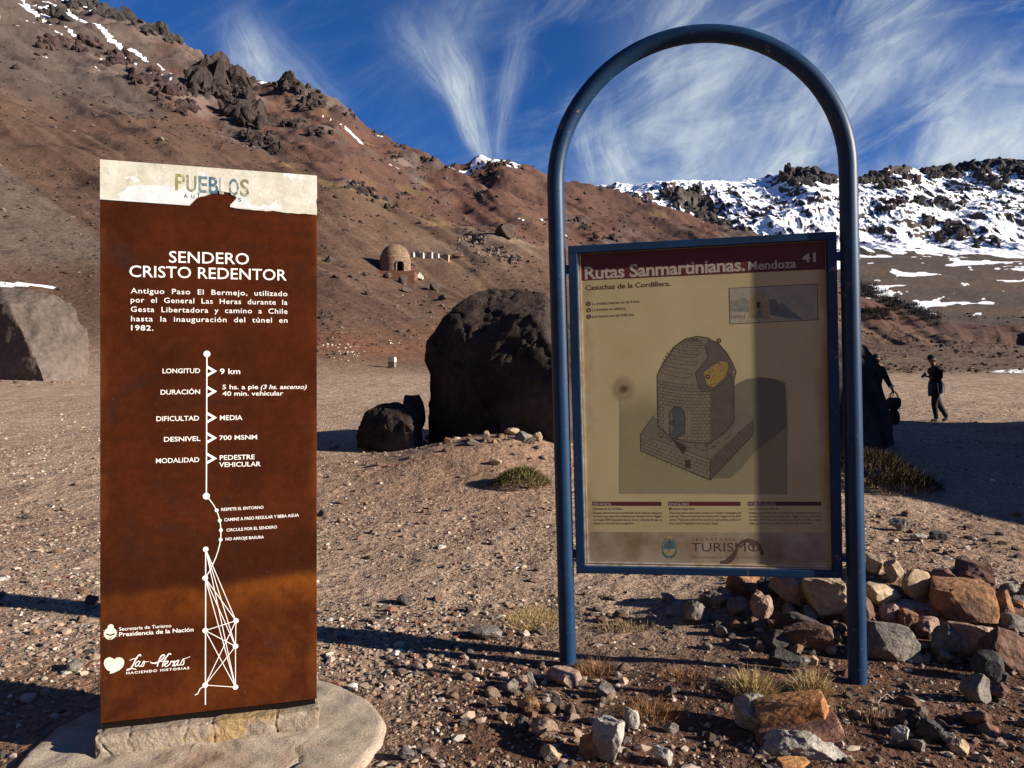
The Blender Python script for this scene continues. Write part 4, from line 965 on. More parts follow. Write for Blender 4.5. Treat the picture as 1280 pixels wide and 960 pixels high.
hull_boulder('huge dark boulder standing in shadow between the rusty panel and the blue sign', 12.0,
    [(526,572,0),(524,505,-.1),(528,450,0),(534,424,.1),(553,400,.2),(572,386,.3),(589,366,.4),(612,359,.5),(655,353,.5),(685,356,.4),(706,392,.2),(745,430,0),(776,500,0),(782,575,0),(712,585,-1.75),(704,470,-1.55),(682,400,-.8),(590,580,-.80),(585,470,-.70),(600,400,-.2),(560,560,1.6),(560,440,1.6),(620,385,1.6),(700,400,1.6),(760,560,1.6)], M_bould, 101, .035, .10)
hull_boulder('low rounded black boulder at the left foot of the huge dark boulder', 11.6,
    [(445,560,0),(446,534,0),(454,517,.1),(470,504,.1),(492,498,.1),(513,503,0),(524,518,0),(529,560,0),(520,570,-.55),(516,538,-.45),(497,520,-.25),(474,568,-.3),(468,540,-.2),(460,550,.6),(470,514,.5),(510,514,.5),(520,555,.6)], M_bould, 102, .016, .04)
boulder_at('boulder', 'small dark slab leaning between the low boulder and the huge one', 500, 532, 493, 545, 11.9, rock_geo(103, 4, 9, .5, .8, .05), M_bould, depth=.8, sink=.2)
hull_boulder('big dark boulder behind the right post of the blue sign, half hiding a person', 11.9,
    [(1124,592,.2),(1121,540,.2),(1114,500,.25),(1106,466,.3),(1096,447,.3),(1082,435,.3),(1056,425,.3),(1000,360,.3),(930,326,.4),(850,350,.3),(800,430,.2),(790,590,0),(1106,602,-.7),(1098,520,-.55),(1078,460,-.2),(960,600,-1.4),(960,470,-1.1),(930,390,-.6),(850,590,-.9),(1080,560,1.6),(1060,450,1.4),(930,345,1.5),(830,420,1.4),(820,570,1.5)], M_bould, 104, .038, .10)
boulder_at('boulder', 'small rock at the right foot of the boulder behind the blue post', 1102, 1125, 511, 531, 17.9, rock_geo(105, 4, 9, .5, .8, .05), M_bould, depth=.8, sink=.2)
hull_boulder('big grey-brown boulder with a flat sunlit face at the left edge', 48,
    [(-66,486,0),(-70,420,0),(-50,375,.4),(0,357,.8),(36,359,.8),(70,367,.6),(95,384,.4),(111,413,.2),(117,440,.2),(114,464,0),(105,486,0),(10,380,-1.4),(30,425,-2.3),(46,455,-2.9),(56,484,-3.2),(-40,486,-.4),(-30,400,-.3),(90,480,3),(80,380,3),(0,370,3.5),(-50,400,3),(-50,480,3)], M_bgrey, 106, .10, .16, .01)
# unseen boulders, added right of the view to cast the shade across the yard
for nm, x, y, w, dp, h, sd, lb in (('boulder', 11.3, 7.2, 4.2, 5.0, 2.9, 107, 'low dark unseen boulder nearest on the right, added to shade the yard edge'), ('boulder', 12.6, 11.0, 5.0, 5.4, 5.0, 109, 'tall dark unseen boulder in the middle on the right, added to shade the other boulders'), ('boulder', 15.4, 15.0, 5.6, 7.4, 5.0, 108, 'broad dark unseen boulder farther back on the right, added to shade the walkers')):
    o = place_rock(nm, rock_geo(sd, 5, 8, .65, .9, .05), M_bould, (x, y, h*.42), (w, dp, h*1.2), smooth=True); tag(o, lb, 'boulder')

# crags: each outcrop one mass of jointed rock
M_crag = mat_stone('crag_rock', (.024, .018, .017), (.060, .044, .039), .09, bs=.5, bd=1.2)
rc = random.Random(21)
def crag(label, spots, n, s0, s1, up=1.2, mat=None):
    V3, F3 = [], []; o_ = 0; c0 = None
    for k in range(n):
        x, y, rx, ry = rc.choice(spots); a_ = rc.uniform(0, 6.283); q = math.sqrt(rc.random())
        px, py = x+rx*q*math.cos(a_), y+ry*q*math.sin(a_)
        g = at_ground(px, py)
        if g.y > 630: continue
        s = rc.uniform(s0, s1)*(1.25-.7*q)*g.y/F; v, f = rock_geo(rc.randrange(9999), 3 if s1 < 14 else 4, 12, .45, .85, .09)
        an = rc.uniform(0, 6.28); ca, sa = math.cos(an), math.sin(an); sh = rc.uniform(-.4, .4)
        v = v*np.array([s*.6*rc.uniform(.7, 1.2), s*.6*rc.uniform(.7, 1.2), s*.6*up*rc.uniform(.6, 1.3)])
        v = np.stack([v[:, 0]*ca-v[:, 1]*sa+v[:, 2]*sh, v[:, 0]*sa+v[:, 1]*ca, v[:, 2]], 1)+np.array([g.x, g.y, g.z+s*.12])
        V3.append(v); F3.append(f+o_); o_ += len(v)
    V3 = np.concatenate(V3); c0 = V3.mean(0); o = link('rock_outcrop', npmesh('rock_outcrop', V3-c0, np.concatenate(F3), mat or M_crag), None, tuple(c0)); return tag(o, label, 'outcrop', None, 'structure')
crag('large dark craggy outcrop on the skyline above the rusty panel, tallest of the ridge', [(272,88,20,14),(262,100,26,20),(292,108,30,22),(300,138,24,18),(245,112,22,12),(318,150,18,14)], 150, 9, 25, 1.3)
crag('dark craggy outcrop on the skyline right of the tallest one', [(368,106,22,8),(398,114,26,9),(352,108,10,6),(385,128,24,10)], 80, 8, 18, 1.1)
crag('small crag at the right end of the jagged skyline', [(432,130,13,8),(440,142,10,6),(424,124,8,5)], 34, 6, 14, 1.1)
crag('broken crag halfway down the slope below the tallest outcrop', [(328,180,20,10),(312,170,12,8),(345,188,10,6)], 50, 6, 15)
crag('thin crag on the slope below the second skyline outcrop', [(372,156,22,6),(400,166,16,6)], 32, 5, 12)
crag('purplish rock band across the upper left slope', [(70,55,26,8),(110,56,24,10),(145,74,24,11),(180,95,22,12),(212,116,22,12),(232,136,16,10)], 150, 6, 17, 1.1, mat_stone('purple_crag', (.034, .022, .021), (.078, .050, .045), .09, bs=.5, bd=1.2))
crag('grey crags along the top left skyline', [(100,8,26,8),(135,14,24,8),(165,24,22,7),(195,38,20,7),(222,50,14,6),(70,20,26,12)], 130, 6, 16, 1.1, mat_stone('grey_crag', (.026, .023, .021), (.062, .053, .047), .09, bs=.5, bd=1.2))
crag('small dark crag on the red slope right of the rusty panel', [(442,233,16,6),(458,240,12,5)], 30, 4, 11)
crag('dark rocks on the red slope above the domed shelter', [(472,250,14,6),(490,262,12,6),(505,246,8,5)], 22, 4, 9)
crag('dark crag line low on the red spur seen left of the board', [(715,276,12,4),(745,299,14,5),(765,298,12,5),(732,287,8,4)], 34, 3.5, 9)
crag('small dark crags along the falling skyline right of the jagged ridge', [(476,166,9,4),(505,186,12,5),(535,200,10,5),(560,206,9,4),(490,196,14,5)], 46, 3.5, 9)
crag('dark knolls beside the snowy summit on the ridge', [(612,206,14,5),(632,204,9,4),(600,216,16,5)], 30, 3.5, 9)
crag('pale broken rock field right of the ruined walls', [(590,302,22,8),(615,314,22,9),(640,325,16,6)], 90, 3, 8, 1.0, mat_stone('pale_crag', (.10, .075, .060), (.20, .155, .125), .12, bs=.5, bd=1.0))
# crags along the crest and ribs of the snowy range
M_far = mat_stone('range_crag', (.030, .026, .025), (.075, .062, .055), .05, bs=.3, bd=2.5)
def range_crag(spots, n, s0, s1, up=1.45):
    V3, F3 = [], []; o_ = 0; px_, d_, Zg = RANGE
    for k in range(n):
        x, y, rx, ry = rc.choice(spots); a_ = rc.uniform(0, 6.283); q = math.sqrt(rc.random()); px, py = x+rx*q*math.cos(a_), y+ry*q*math.sin(a_)
        i = int(np.clip(np.interp(px, px_, np.arange(len(px_))), 0, len(px_)-1)); col_py = 480-F*(Zg[:, i]-CAMZ)/d_
        vis = np.minimum.accumulate(col_py); j = int(np.argmax(vis <= py)) if (vis <= py).any() else int(np.argmin(col_py))
        D = d_[j]; s = rc.uniform(s0, s1)*(1.2-.6*q)*D/F; v, f = rock_geo(rc.randrange(9999), 3, 12, .45, .85, .10)
        sh = rc.uniform(-.5, .5); v = v*np.array([s*.6*rc.uniform(.7, 1.4), s*.6, s*.6*up*rc.uniform(.6, 1.3)]); v[:, 0] += v[:, 2]*sh
        V3.append(v+np.array([(px-640)/F*D, D, Zg[j, i]])); F3.append(f+o_); o_ += len(v)
    V3 = np.concatenate(V3); c0 = V3.mean(0); o = link('rock_outcrop', npmesh('rock_outcrop', V3-c0, np.concatenate(F3), M_far), None, tuple(c0)); return tag(o, None, None, None, 'structure')
range_crag([(985,220,12,5),(1010,219,16,7),(1035,226,12,5),(1005,228,18,6)], 70, 6, 15)
range_crag([(1080,226,12,6),(1100,224,14,6),(1125,221,14,6),(1140,226,10,5),(1112,232,20,5)], 80, 5, 13)
range_crag([(1165,218,10,6),(1190,217,16,7),(1215,214,16,8),(1240,218,18,10),(1265,212,16,8),(1250,232,16,8),(1285,214,12,8)], 120, 6, 15)
range_crag([(1130,252,26,5),(1160,254,26,5),(1190,257,18,5),(1110,262,10,5)], 60, 4, 11); range_crag([(1190,285,14,10),(1205,292,16,10),(1180,298,8,6),(1235,305,22,8),(1160,280,8,8)], 70, 4, 12)
range_crag([(835,240,6,10),(845,252,8,8),(860,262,10,8),(880,272,12,8),(900,280,12,6),(795,250,10,7),(870,235,14,5),(760,240,10,4)], 90, 3, 9)
range_crag([(930,245,30,12),(1000,250,30,14),(960,265,30,10),(1250,255,24,10),(1220,240,20,6)], 70, 2.5, 6)
# dark rocks below and around the domed shelter and on the slopes
HG = 'dark rocks strewn on the hillside'
for px, py, w, h, lb in ((544,357,20,15,'dark rock on the slope, largest below the domed shelter'),(507,361,22,9,'low dark rock left of the largest rock below the shelter'),(504,348,13,12,'dark upright rock in front of the shelter plinth'),(485,344,13,9,'dark rock at the left front corner of the shelter plinth'),
    (511,341,16,8,'greenish dark rock right of the shelter plinth'),(553,371,14,9,'dark rock below and right of the largest shelter rock'),(460,365,16,8,'flat dark rocks on the slope left below the shelter'),(539,390,8,5,'small dark rock midway down the slope'),
    (411,324,13,9,'dark rock near the rusty panel edge on the upper slope'),(633,289,32,20,'large dark rock high on the red slope'),(456,342,8,6,'small dark rock left of the shelter plinth'),(440,345,9,5,'low dark rock farther left of the shelter plinth'),(421,345,14,5,'row of low dark rocks beside the rusty panel edge')):
    g = at_ground(px, py+h*.45); d = g.y; k = d/F
    o = place_rock('hillside_rock', rock_geo(200+px, 3, 9, .5, .85, .06), M_scree, (g.x, d, g.z+h*k*.30), (w*k, w*k*.9, h*k*1.25), random.uniform(0, 6)); tag(o, lb, 'rock', HG)
protoR = [npmesh('hillside_rock', rock_geo(300+i, 3, 9, .5, .85, .07)[0]*.5, _ICO[3][1], M_scree) for i in range(6)]
rr = random.Random(4)
def scatter_hill(n, fn, smin, smax, label, group):
    for k in range(n):
        px, py = fn(); g = at_ground(px, py); d = g.y
        o = bpy.data.objects.new('hillside_rock', rr.choice(protoR)); col.objects.link(o); s = rr.uniform(smin, smax)*rr.uniform(.6, 1.2)*d/F
        o.location = (g.x, d, g.z+s*.12); o.scale = (s*rr.uniform(.8, 1.4), s*rr.uniform(.8, 1.2), s*rr.uniform(.5, .9)); o.rotation_euler = (rr.uniform(-.3, .3), rr.uniform(-.3, .3), rr.uniform(0, 6.3))
        tag(o, label, 'rock', group)
scatter_hill(45, lambda: (rr.uniform(0, 230), rr.gauss(0, 9)+128+rr.uniform(0, 1)*20), 2.5, 7, 'small dark rock in the scattered band across the left slope above the rusty panel', 'rocks in a band on the left slope')
scatter_hill(40, lambda: (rr.uniform(0, 124), rr.uniform(215, 350)), 2, 6, 'small dark rock on the grey scree left of the rusty panel', 'rocks on the scree left of the panel')
scatter_hill(55, lambda: (rr.uniform(400, 690), rr.uniform(255, 345)), 2, 6.5, 'small dark rock on the reddish slope between the rusty panel and the blue sign', 'rocks on the red slope')
scatter_hill(26, lambda: (rr.uniform(480, 700), rr.uniform(200, 260)), 3, 9, 'dark rock high on the red ridge under the sky', 'rocks high on the red ridge')
scatter_hill(16, lambda: (rr.uniform(700, 1030), rr.uniform(245, 300)), 2.5, 7, 'dark rock on the red spur seen through the blue arch', 'rocks on the red spur')
M_white_rock = mat_stone('white_rubble', (.45, .42, .38), (.62, .60, .56), 1.0, bs=3, bd=.2)
protoW = [npmesh('pale_rock', rock_geo(330+i, 2, 9, .5, .85, .07)[0]*.5, _ICO[2][1], M_white_rock) for i in range(4)]
for k in range(46):
    px, py = (rr.gauss(432, 12), rr.gauss(440, 6)) if k < 26 else (rr.gauss(410, 9), rr.gauss(430, 4)) if k < 36 else (rr.gauss(490, 14), rr.gauss(428, 2))
    g = at_ground(px, py); s = rr.uniform(1.2, 3.2)*g.y/F
    o = bpy.data.objects.new('pale_rock', rr.choice(protoW)); col.objects.link(o); o.location = (g.x, g.y, g.z+s*.1); o.scale = (s*1.3, s, s*.8); o.rotation_euler = (0, 0, rr.uniform(0, 6))
    tag(o, 'pale stone in the heap of white rubble at the foot of the red slope', 'rock', 'white rubble on the slope')

# ------------------------------------------------------------------ the rock heap behind the blue sign, and stones in front
PG = 'rock heap behind the blue sign'
def pile(px, py, w, h, mat, seed, label=None, block=False, rot=None, dd=0, depth=.8, tilt=None, group=PG, name='rock', rough=.06, lo=.48, sub=4):
    g = at_ground(px, py+h*.42); d = g.y+dd; k = d/F
    rnd = random.Random(seed)
    z = CAMZ+(480-py)/F*d
    geo = rock_geo(seed, sub, 9 if block else 12, .58 if block else lo, .88, rough, block=block)
    v, f = geo; v = v-(v.max(0)+v.min(0))/2; v = v/(v.max(0)-v.min(0))*2
    o = place_rock(name, (v, f), mat, ((px-640)/F*d, d, z), (w*k, w*k*depth, h*k*1.08), rnd.uniform(-.75, -.15) if rot is None else rot, tilt or (rnd.uniform(-.15, .15), 0))
    return tag(o, label or 'angular rock wedged low in the heap behind the blue sign', 'rock', group)
pile(1146,732,42,40,M_tan,401,'pale rounded slab standing upright on top of the rock heap', lo=.75, depth=.4, rot=.25, rough=.03)
pile(1203.5,755,76,50,M_orange,402,'large rust-orange block lying across the right of the rock heap', True, -.45)
pile(1217,724,48,42,M_redst,403,'dark brown block at the back right of the rock heap', True, -.6)
pile(1180,722,34,22,M_redst,404,'flat reddish stone at the back between the pale slab and the brown block')
pile(1117,714,23,27,M_tan,405,'small tan stone left of the pale upright slab')
pile(1095,705,24,24,M_tan,406,'tan stone against the right side of the blue post at the top of the heap')
pile(1098,741,48,24,M_tan,407,'long tan slab beside the right blue post', False, .2)
pile(1130,757,54,14,M_grey,408,'flat grey stone under the pale upright slab')
pile(1166,763,24,17,M_grey,409,'small grey stone below the rust-orange block')
pile(1111,769,25,28,M_pink,410,'pinkish stone below the long tan slab')
pile(1135,778,24,30,M_orange,411,'small orange stone in the middle of the rock heap')
pile(1148,769,18,20,M_redst,412,'small brown stone beside the orange one in the heap')
pile(1159,784,32,25,M_pink,413,'knobbly pinkish brown stone low in the heap')
pile(1186,801,40,40,M_grey,414,'craggy grey stone at the front of the rock heap', rough=.09)
pile(1112,803,74,48,M_grey,415,'large grey slab leaning right of the blue post', False, -.2, 0, .5)
pile(1215,801,60,44,M_pink,416,'large brown stone under the rust-orange block', True, -.5)
pile(1262,810,80,54,M_redst,417,'big rough brown rock at the right end of the heap', rough=.07)
pile(1234,833,37,38,M_dgrey,418,'smooth dark grey cobble at the front of the heap', lo=.85, rough=.02)
pile(1220,861,36,34,M_grey,419,'light grey angular stone in front of the heap')
pile(1244,864,30,18,M_redst,420,'small reddish stone beside the light grey angular one')
pile(1268,782,44,28,M_grey,421,'grey slab tilted at the right edge of the heap', False, .3)
pile(1251,757,30,38,M_orange,422,'orange tan stone behind the rust-orange block')
pile(1234,786,28,14,M_grey,424,'thin grey stone over the large brown one')
pile(930.6,730,46,32,M_orange,425,'orange and white block just under the board edge', True, -.5)
pile(893,748,36,22,M_grey,426,'grey white lump left of the orange block under the board'); pile(906,742,24,16,M_grey,427,'small grey lump beside the grey white one under the board')
pile(866,765,32,28,M_grey,428,'grey-green knobbly stone at the left end of the heap', rough=.09)
pile(952,761,29,42,M_pink,429,'craggy pinkish stone standing under the board', rough=.09)
pile(990,735,60,36,M_pink,430,'wide pinkish rock under the lower right of the board', rough=.08)
pile(1031,745,54,54,M_tan,431,'large tan block just left of the right blue post', True, -.4)
pile(996,779,52,30,M_dgrey,432,'dark slab behind the tilted reddish block')
pile(1011,797,60,34,M_redst,433,'tilted reddish brick-like block in front of the heap', True, -.4, 0, .55, (.1, -.22))
pile(902,788,17,13,M_grey,434); pile(921,758,24,22,M_grey,435); pile(982,823,42,18,M_dgrey,436,'low dark stone in front of the tilted reddish block'); pile(1004,826,18,11,M_grey,437); pile(1018,826,10,11,M_tan,438)
pile(1072,765,40,40,M_redst,439); pile(970,800,34,26,M_dgrey,440); pile(1175,740,26,20,M_redst,441); pile(1080,790,30,30,M_dgrey,442); pile(960,735,30,22,M_dgrey,443)
rp = random.Random(8)
for k in range(95):
    px = rp.uniform(1082, 1295); py = 735+rp.uniform(0, 1)*(75+(px-1090)*.22)
    w = rp.uniform(9, 24); pile(px, py, w, w*rp.uniform(.6, 1), rp.choice([M_grey, M_dgrey, M_redst, M_pink, M_mixed, M_orange]), 500+k, dd=.02)
for k in range(44):
    px = rp.uniform(880, 1062); py = rp.uniform(745, 815)
    w = rp.uniform(8, 20); pile(px, py, w, w*rp.uniform(.6, 1), rp.choice([M_grey, M_dgrey, M_redst, M_mixed]), 700+k, dd=.02)
FG = 'stones on the ground in front of the signs'
def front(px, py, w, h, mat, seed, label, **k): return pile(px, py, w, h, mat, seed, label, group=FG, name='stone', **k)
o = front(758,921,50,58,M_pale,601,'pale grey stone at the bottom with an orange broken side', lo=.5, tilt=(.1,.25))
front(737,932,30,36,M_orange,602,'rough orange stone pressed against the pale grey one at the bottom', rough=.1)
front(789,898,21,27,M_pale,603,'pale upright stone right of the orange-sided one'); front(828,945,27,25,M_pale,604,'whitish rounded stone at the bottom edge'); front(838,910,20,13,M_grey,605,'small grey stone left of the broken masonry')
front(663,881,30,20,M_orange,606,'small orange tan stone in the foreground grit'); front(694,877,17,20,M_dgrey,607,'dark grey stone just right of the small orange tan one'); front(757,862,27,17,M_grey,608,'grey stone between the two sign posts')
front(704,845,46,20,M_pink,609,'flat pinkish stone at the foot of the left blue post'); front(652,852,22,18,M_pink,610,'pinkish stone left of the post foot'); front(663,850,18,20,M_grey,611,'grey stone beside the pinkish ones near the post'); front(638,856,20,18,M_grey,612,'grey stone leftmost by the post foot')
front(678,911,36,22,M_mixed,613,'tan flat stone below the small orange one'); front(652,905,20,18,M_dgrey,614,'dark stone left of the tan flat one'); front(690,940,28,18,M_tan,615,'tan stone at the bottom left of the orange-sided one')
front(503,749,22,14,M_dgrey,616,'dark grey stone alone on the gravel right of the rusty panel'); front(608,790,46,14,M_grey,617,'flat pale stone at the near edge of the shadow'); front(93,832,26,15,M_grey,618,'grey stone at the shadow edge left of the rusty panel'); front(115,750,18,12,M_dgrey,619,'dark stone beside the left edge of the rusty panel')
front(1221,897,34,20,M_redst,620,'dark reddish stone alone in front of the heap at the right'); front(1163,911,30,24,M_dgrey,621,'dark craggy stone in the lower right', rough=.09); front(1199,933,22,18,M_tan,622,'pale tan stone in the lower right corner area'); front(1125,918,20,20,M_pale,623,'pale splinter right of the broken masonry'); front(1144,930,24,14,M_grey,624,'grey flat stone below the pale splinter'); front(1184,923,20,15,M_grey,625,'light grey stone beside the pale tan one')
front(1122,656,20,16,M_grey,626,'square grey stone beyond the heap on the gravel'); front(1172,669,22,10,M_dgrey,627,'dark flat stone beyond the heap'); front(1150,672,16,9,M_pale,628,'pale small stone left of the dark flat one'); front(508,944,22,14,M_grey,629,'grey stones beside the concrete pad at the bottom')
front(640,540,20,10,M_tan,630,'pale stone on the mound below the huge boulder'); front(655,545,22,12,M_grey,631,'grey stone on the mound below the huge boulder'); front(560,546,16,10,M_pale,632,'white stone on the mound crest'); front(672,546,14,12,M_tan,633,'tan stone beside the grey one on the mound'); front(590,553,22,6,M_grey,634,'flat grey stone on the mound side'); front(620,577,16,8,M_tan,635,'tan stone beside the green cushion plant')

# broken masonry in the foreground
g = at_ground(995, 925)
bm_ = thing('broken_masonry', 'chunk of broken concrete with an orange brick on top, foreground right', 'rubble', (g.x, g.y, g.z))
k = g.y/F
def mpart(nm, px, py, w, h, mat, seed, dy=0, block=False, rot=0, tilt=(0, 0), depth=.7, rough=.05):
    v, f = rock_geo(seed, 5, 3 if block else 9, .7 if block else .55, .92, rough, block=block); v = v-(v.max(0)+v.min(0))/2; v = v/(v.max(0)-v.min(0))*2
    d = g.y+dy
    return place_rock(nm, (v, f), mat, ((px-640)/F*d-g.x, dy, CAMZ+(480-py)/F*d-g.z), (w*d/F, w*d/F*depth, h*d/F), rot, tilt, parent=bm_)
M_lump = mat_stone('lumpy_mortar', (.20, .18, .155), (.42, .39, .34), 14, bs=30, bd=.05)
M_obrick = mat_stone('orange_brick', (.31, .14, .055), (.45, .245, .11), 16, bs=42, bd=.035, c3=(.28, .12, .05))
M_dbrick = mat_stone('brown_brick', (.12, .062, .045), (.19, .10, .075), 10, bs=20, bd=.02, c3=(.26, .14, .10))
mpart('mortar_lump', 1003, 938, 108, 60, M_lump, 701, -.085, rough=.10, depth=.6, rot=-.2); mpart('mortar_lump', 947, 896, 62, 54, M_lump, 702, .09, rough=.10, rot=-.4)
mpart('orange_brick', 992, 896, 88, 50, M_obrick, 703, .02, True, -.25, (.05, -.24), .45, .04)
mpart('brown_brick', 998, 915, 106, 22, M_dbrick, 704, -.045, True, -.12, (.2, -.27), .42, .05)
mpart('orange_brick', 992, 959, 44, 18, M_obrick, 705, -.22, True, .1, (.1, .1), .6, .06)

# loose stones on the gravel, in zones
protoS = [npmesh('stone', (lambda v: v/(v.max(0)-v.min(0)))(rock_geo(350+i, 3, 10, .5, .85, .05)[0]), _ICO[3][1], M_mixed) for i in range(12)]
rs = random.Random(12)
def scatter(n, fn, smin, smax, label, group):
    for q_ in range(n):
        px, py = fn(); g = at_ground(px, py); w = smin+(smax-smin)*rs.random()**2.2; s = w*g.y/F
        o = bpy.data.objects.new('stone', rs.choice(protoS)); col.objects.link(o); hh = rs.uniform(.5, .9)
        o.location = (g.x, g.y, g.z+s*hh*.25); o.scale = (s*rs.uniform(.9, 1.4), s*rs.uniform(.8, 1.1), s*hh); o.rotation_euler = (rs.uniform(-.3, .3), rs.uniform(-.3, .3), rs.uniform(0, 6.3))
        tag(o, label, 'stone', group)
scatter(55, lambda: (rs.gauss(640, 55), rs.gauss(880, 34)), 6, 20, 'small loose stone in the litter between the concrete pad and the blue sign', 'litter of stones left of the sign')
scatter(30, lambda: (rs.uniform(735, 900), rs.uniform(850, 955)), 6, 18, 'small loose stone on the dark soil under the board', 'stones under the board')
scatter(60, lambda: (rs.uniform(1055, 1285), rs.uniform(865, 958)), 6, 20, 'small loose stone in the lower right corner in front of the heap', 'stones in front of the heap')
scatter(45, lambda: (rs.uniform(400, 690), rs.uniform(590, 780)), 4, 13, 'small stone scattered on the gravel between the two signs', 'stones between the signs')
scatter(24, lambda: (rs.uniform(0, 124), rs.uniform(600, 830)), 4, 13, 'small stone scattered on the gravel left of the rusty panel', 'stones left of the panel')
scatter(24, lambda: (rs.uniform(725, 870), rs.gauss(765, 12)), 6, 16, 'small stone in the row beneath the board', 'row of stones beneath the board')
scatter(30, lambda: (rs.uniform(1090, 1280), rs.uniform(640, 700)), 4, 12, 'small stone on the gravel beyond the heap', 'stones beyond the heap')
scatter(24, lambda: (rs.uniform(395, 690), rs.uniform(555, 600)), 4, 9, 'small stone at the foot of the mound', 'stones at the mound')

scatter(26, lambda: (rs.uniform(528, 692), rs.gauss(551, 2.5)), 5, 14, 'stone in the rubble along the foot of the huge dark boulder', 'rubble at the boulder foot')
scatter(14, lambda: (rs.uniform(0, 122), rs.gauss(479, 2)), 3, 9, 'stone in the rubble along the foot of the grey-brown boulder at the left edge', 'rubble at the left boulder')
# gravel: nobody could count it
def gravel():
    r = np.random.default_rng(77); N = 170000
    px = r.uniform(-260, 1540, N); py = 480+np.exp(r.uniform(math.log(52), math.log(520), N))
    d = 1.46*F/(py-480); X = (px-640)/F*d+r.normal(size=N)*.03*d; Y = d*(1+r.normal(size=N)*.03)
    cl = fbm(X*.9, Y*.9, oct=3, seed=81)+.35*fbm(X*4, Y*4, oct=2, seed=82); keep = r.uniform(size=N) < np.clip(.55+1.0*cl, .12, 1)
    keep &= (np.hypot(X+1.27, Y-3.16) > .75); keep &= r.uniform(size=N) > .75*np.exp(-((X+.5)/1.6)**2-((Y-9.8)/1.8)**2); keep &= r.uniform(size=N) > .72*sst(X, -.1, .6)*(1-sst(Y, 4.2, 5.0))
    X, Y, d = X[keep], Y[keep], d[keep]; N = len(X)
    s = np.exp(r.normal(math.log(.0062), .62, N)); s = np.clip(s, .0028, .034); s = np.maximum(s, d*.0006)
    Z = height(X, Y)
    bv = np.array([[0,0,1],[.894,0,.447],[.276,.851,.447],[-.724,.526,.447],[-.724,-.526,.447],[.276,-.851,.447],[.724,.526,-.447],[-.276,.851,-.447],[-.894,0,-.447],[-.276,-.851,-.447],[.724,-.526,-.447],[0,0,-1]])
    bf = np.array([[0,1,2],[0,2,3],[0,3,4],[0,4,5],[0,5,1],[1,6,2],[2,7,3],[3,8,4],[4,9,5],[5,10,1],[6,7,2],[7,8,3],[8,9,4],[9,10,5],[10,6,1],[11,7,6],[11,8,7],[11,9,8],[11,10,9],[11,6,10]])
    a = r.uniform(0, 6.283, N); ca, sa = np.cos(a), np.sin(a); sc3 = np.stack([s*r.uniform(.8, 1.5, N), s*r.uniform(.7, 1.1, N), s*r.uniform(.45, .85, N)], 1)
    v = (bv[None]*(1+r.uniform(-.3, .25, (N, 12, 1))) + r.normal(size=(N, 12, 3))*.12)*sc3[:, None, :]
    x = v[..., 0]*ca[:, None]-v[..., 1]*sa[:, None]; y = v[..., 0]*sa[:, None]+v[..., 1]*ca[:, None]
    P = np.stack([x+X[:, None], y+Y[:, None], v[..., 2]+(Z+sc3[:, 2]*.18)[:, None]], -1).reshape(-1, 3)
    f = (bf[None]+(np.arange(N)*12)[:, None, None]).reshape(-1, 3)
    pal = np.array([[.23,.17,.125],[.29,.215,.16],[.13,.105,.09],[.37,.305,.245],[.20,.10,.065],[.16,.075,.05],[.46,.43,.38],[.065,.058,.054],[.28,.17,.10]])
    ci = r.choice(len(pal), N, p=[.22,.23,.13,.16,.07,.06,.04,.06,.03]); cc = pal[ci]*r.uniform(.7, 1.2, (N, 1))
    m, t, b = new_mat('gravel_stone'); b.inputs['Roughness'].default_value = .92; b.inputs['Specular IOR Level'].default_value = .12
    at = t.nodes.new('ShaderNodeAttribute'); at.attribute_name = 'tint'; t.links.new(at.outputs['Color'], b.inputs['Base Color'])
    me = npmesh('gravel', P, f, m)
    ca_ = me.color_attributes.new('tint', 'FLOAT_COLOR', 'POINT'); ca_.data.foreach_set('color', np.concatenate([np.repeat(cc, 12, 0), np.ones((N*12, 1))], 1).astype(np.float32).ravel())
    tag(link('gravel', me), 'loose mixed gravel scattered over the reddish brown ground', 'gravel', None, 'stuff')

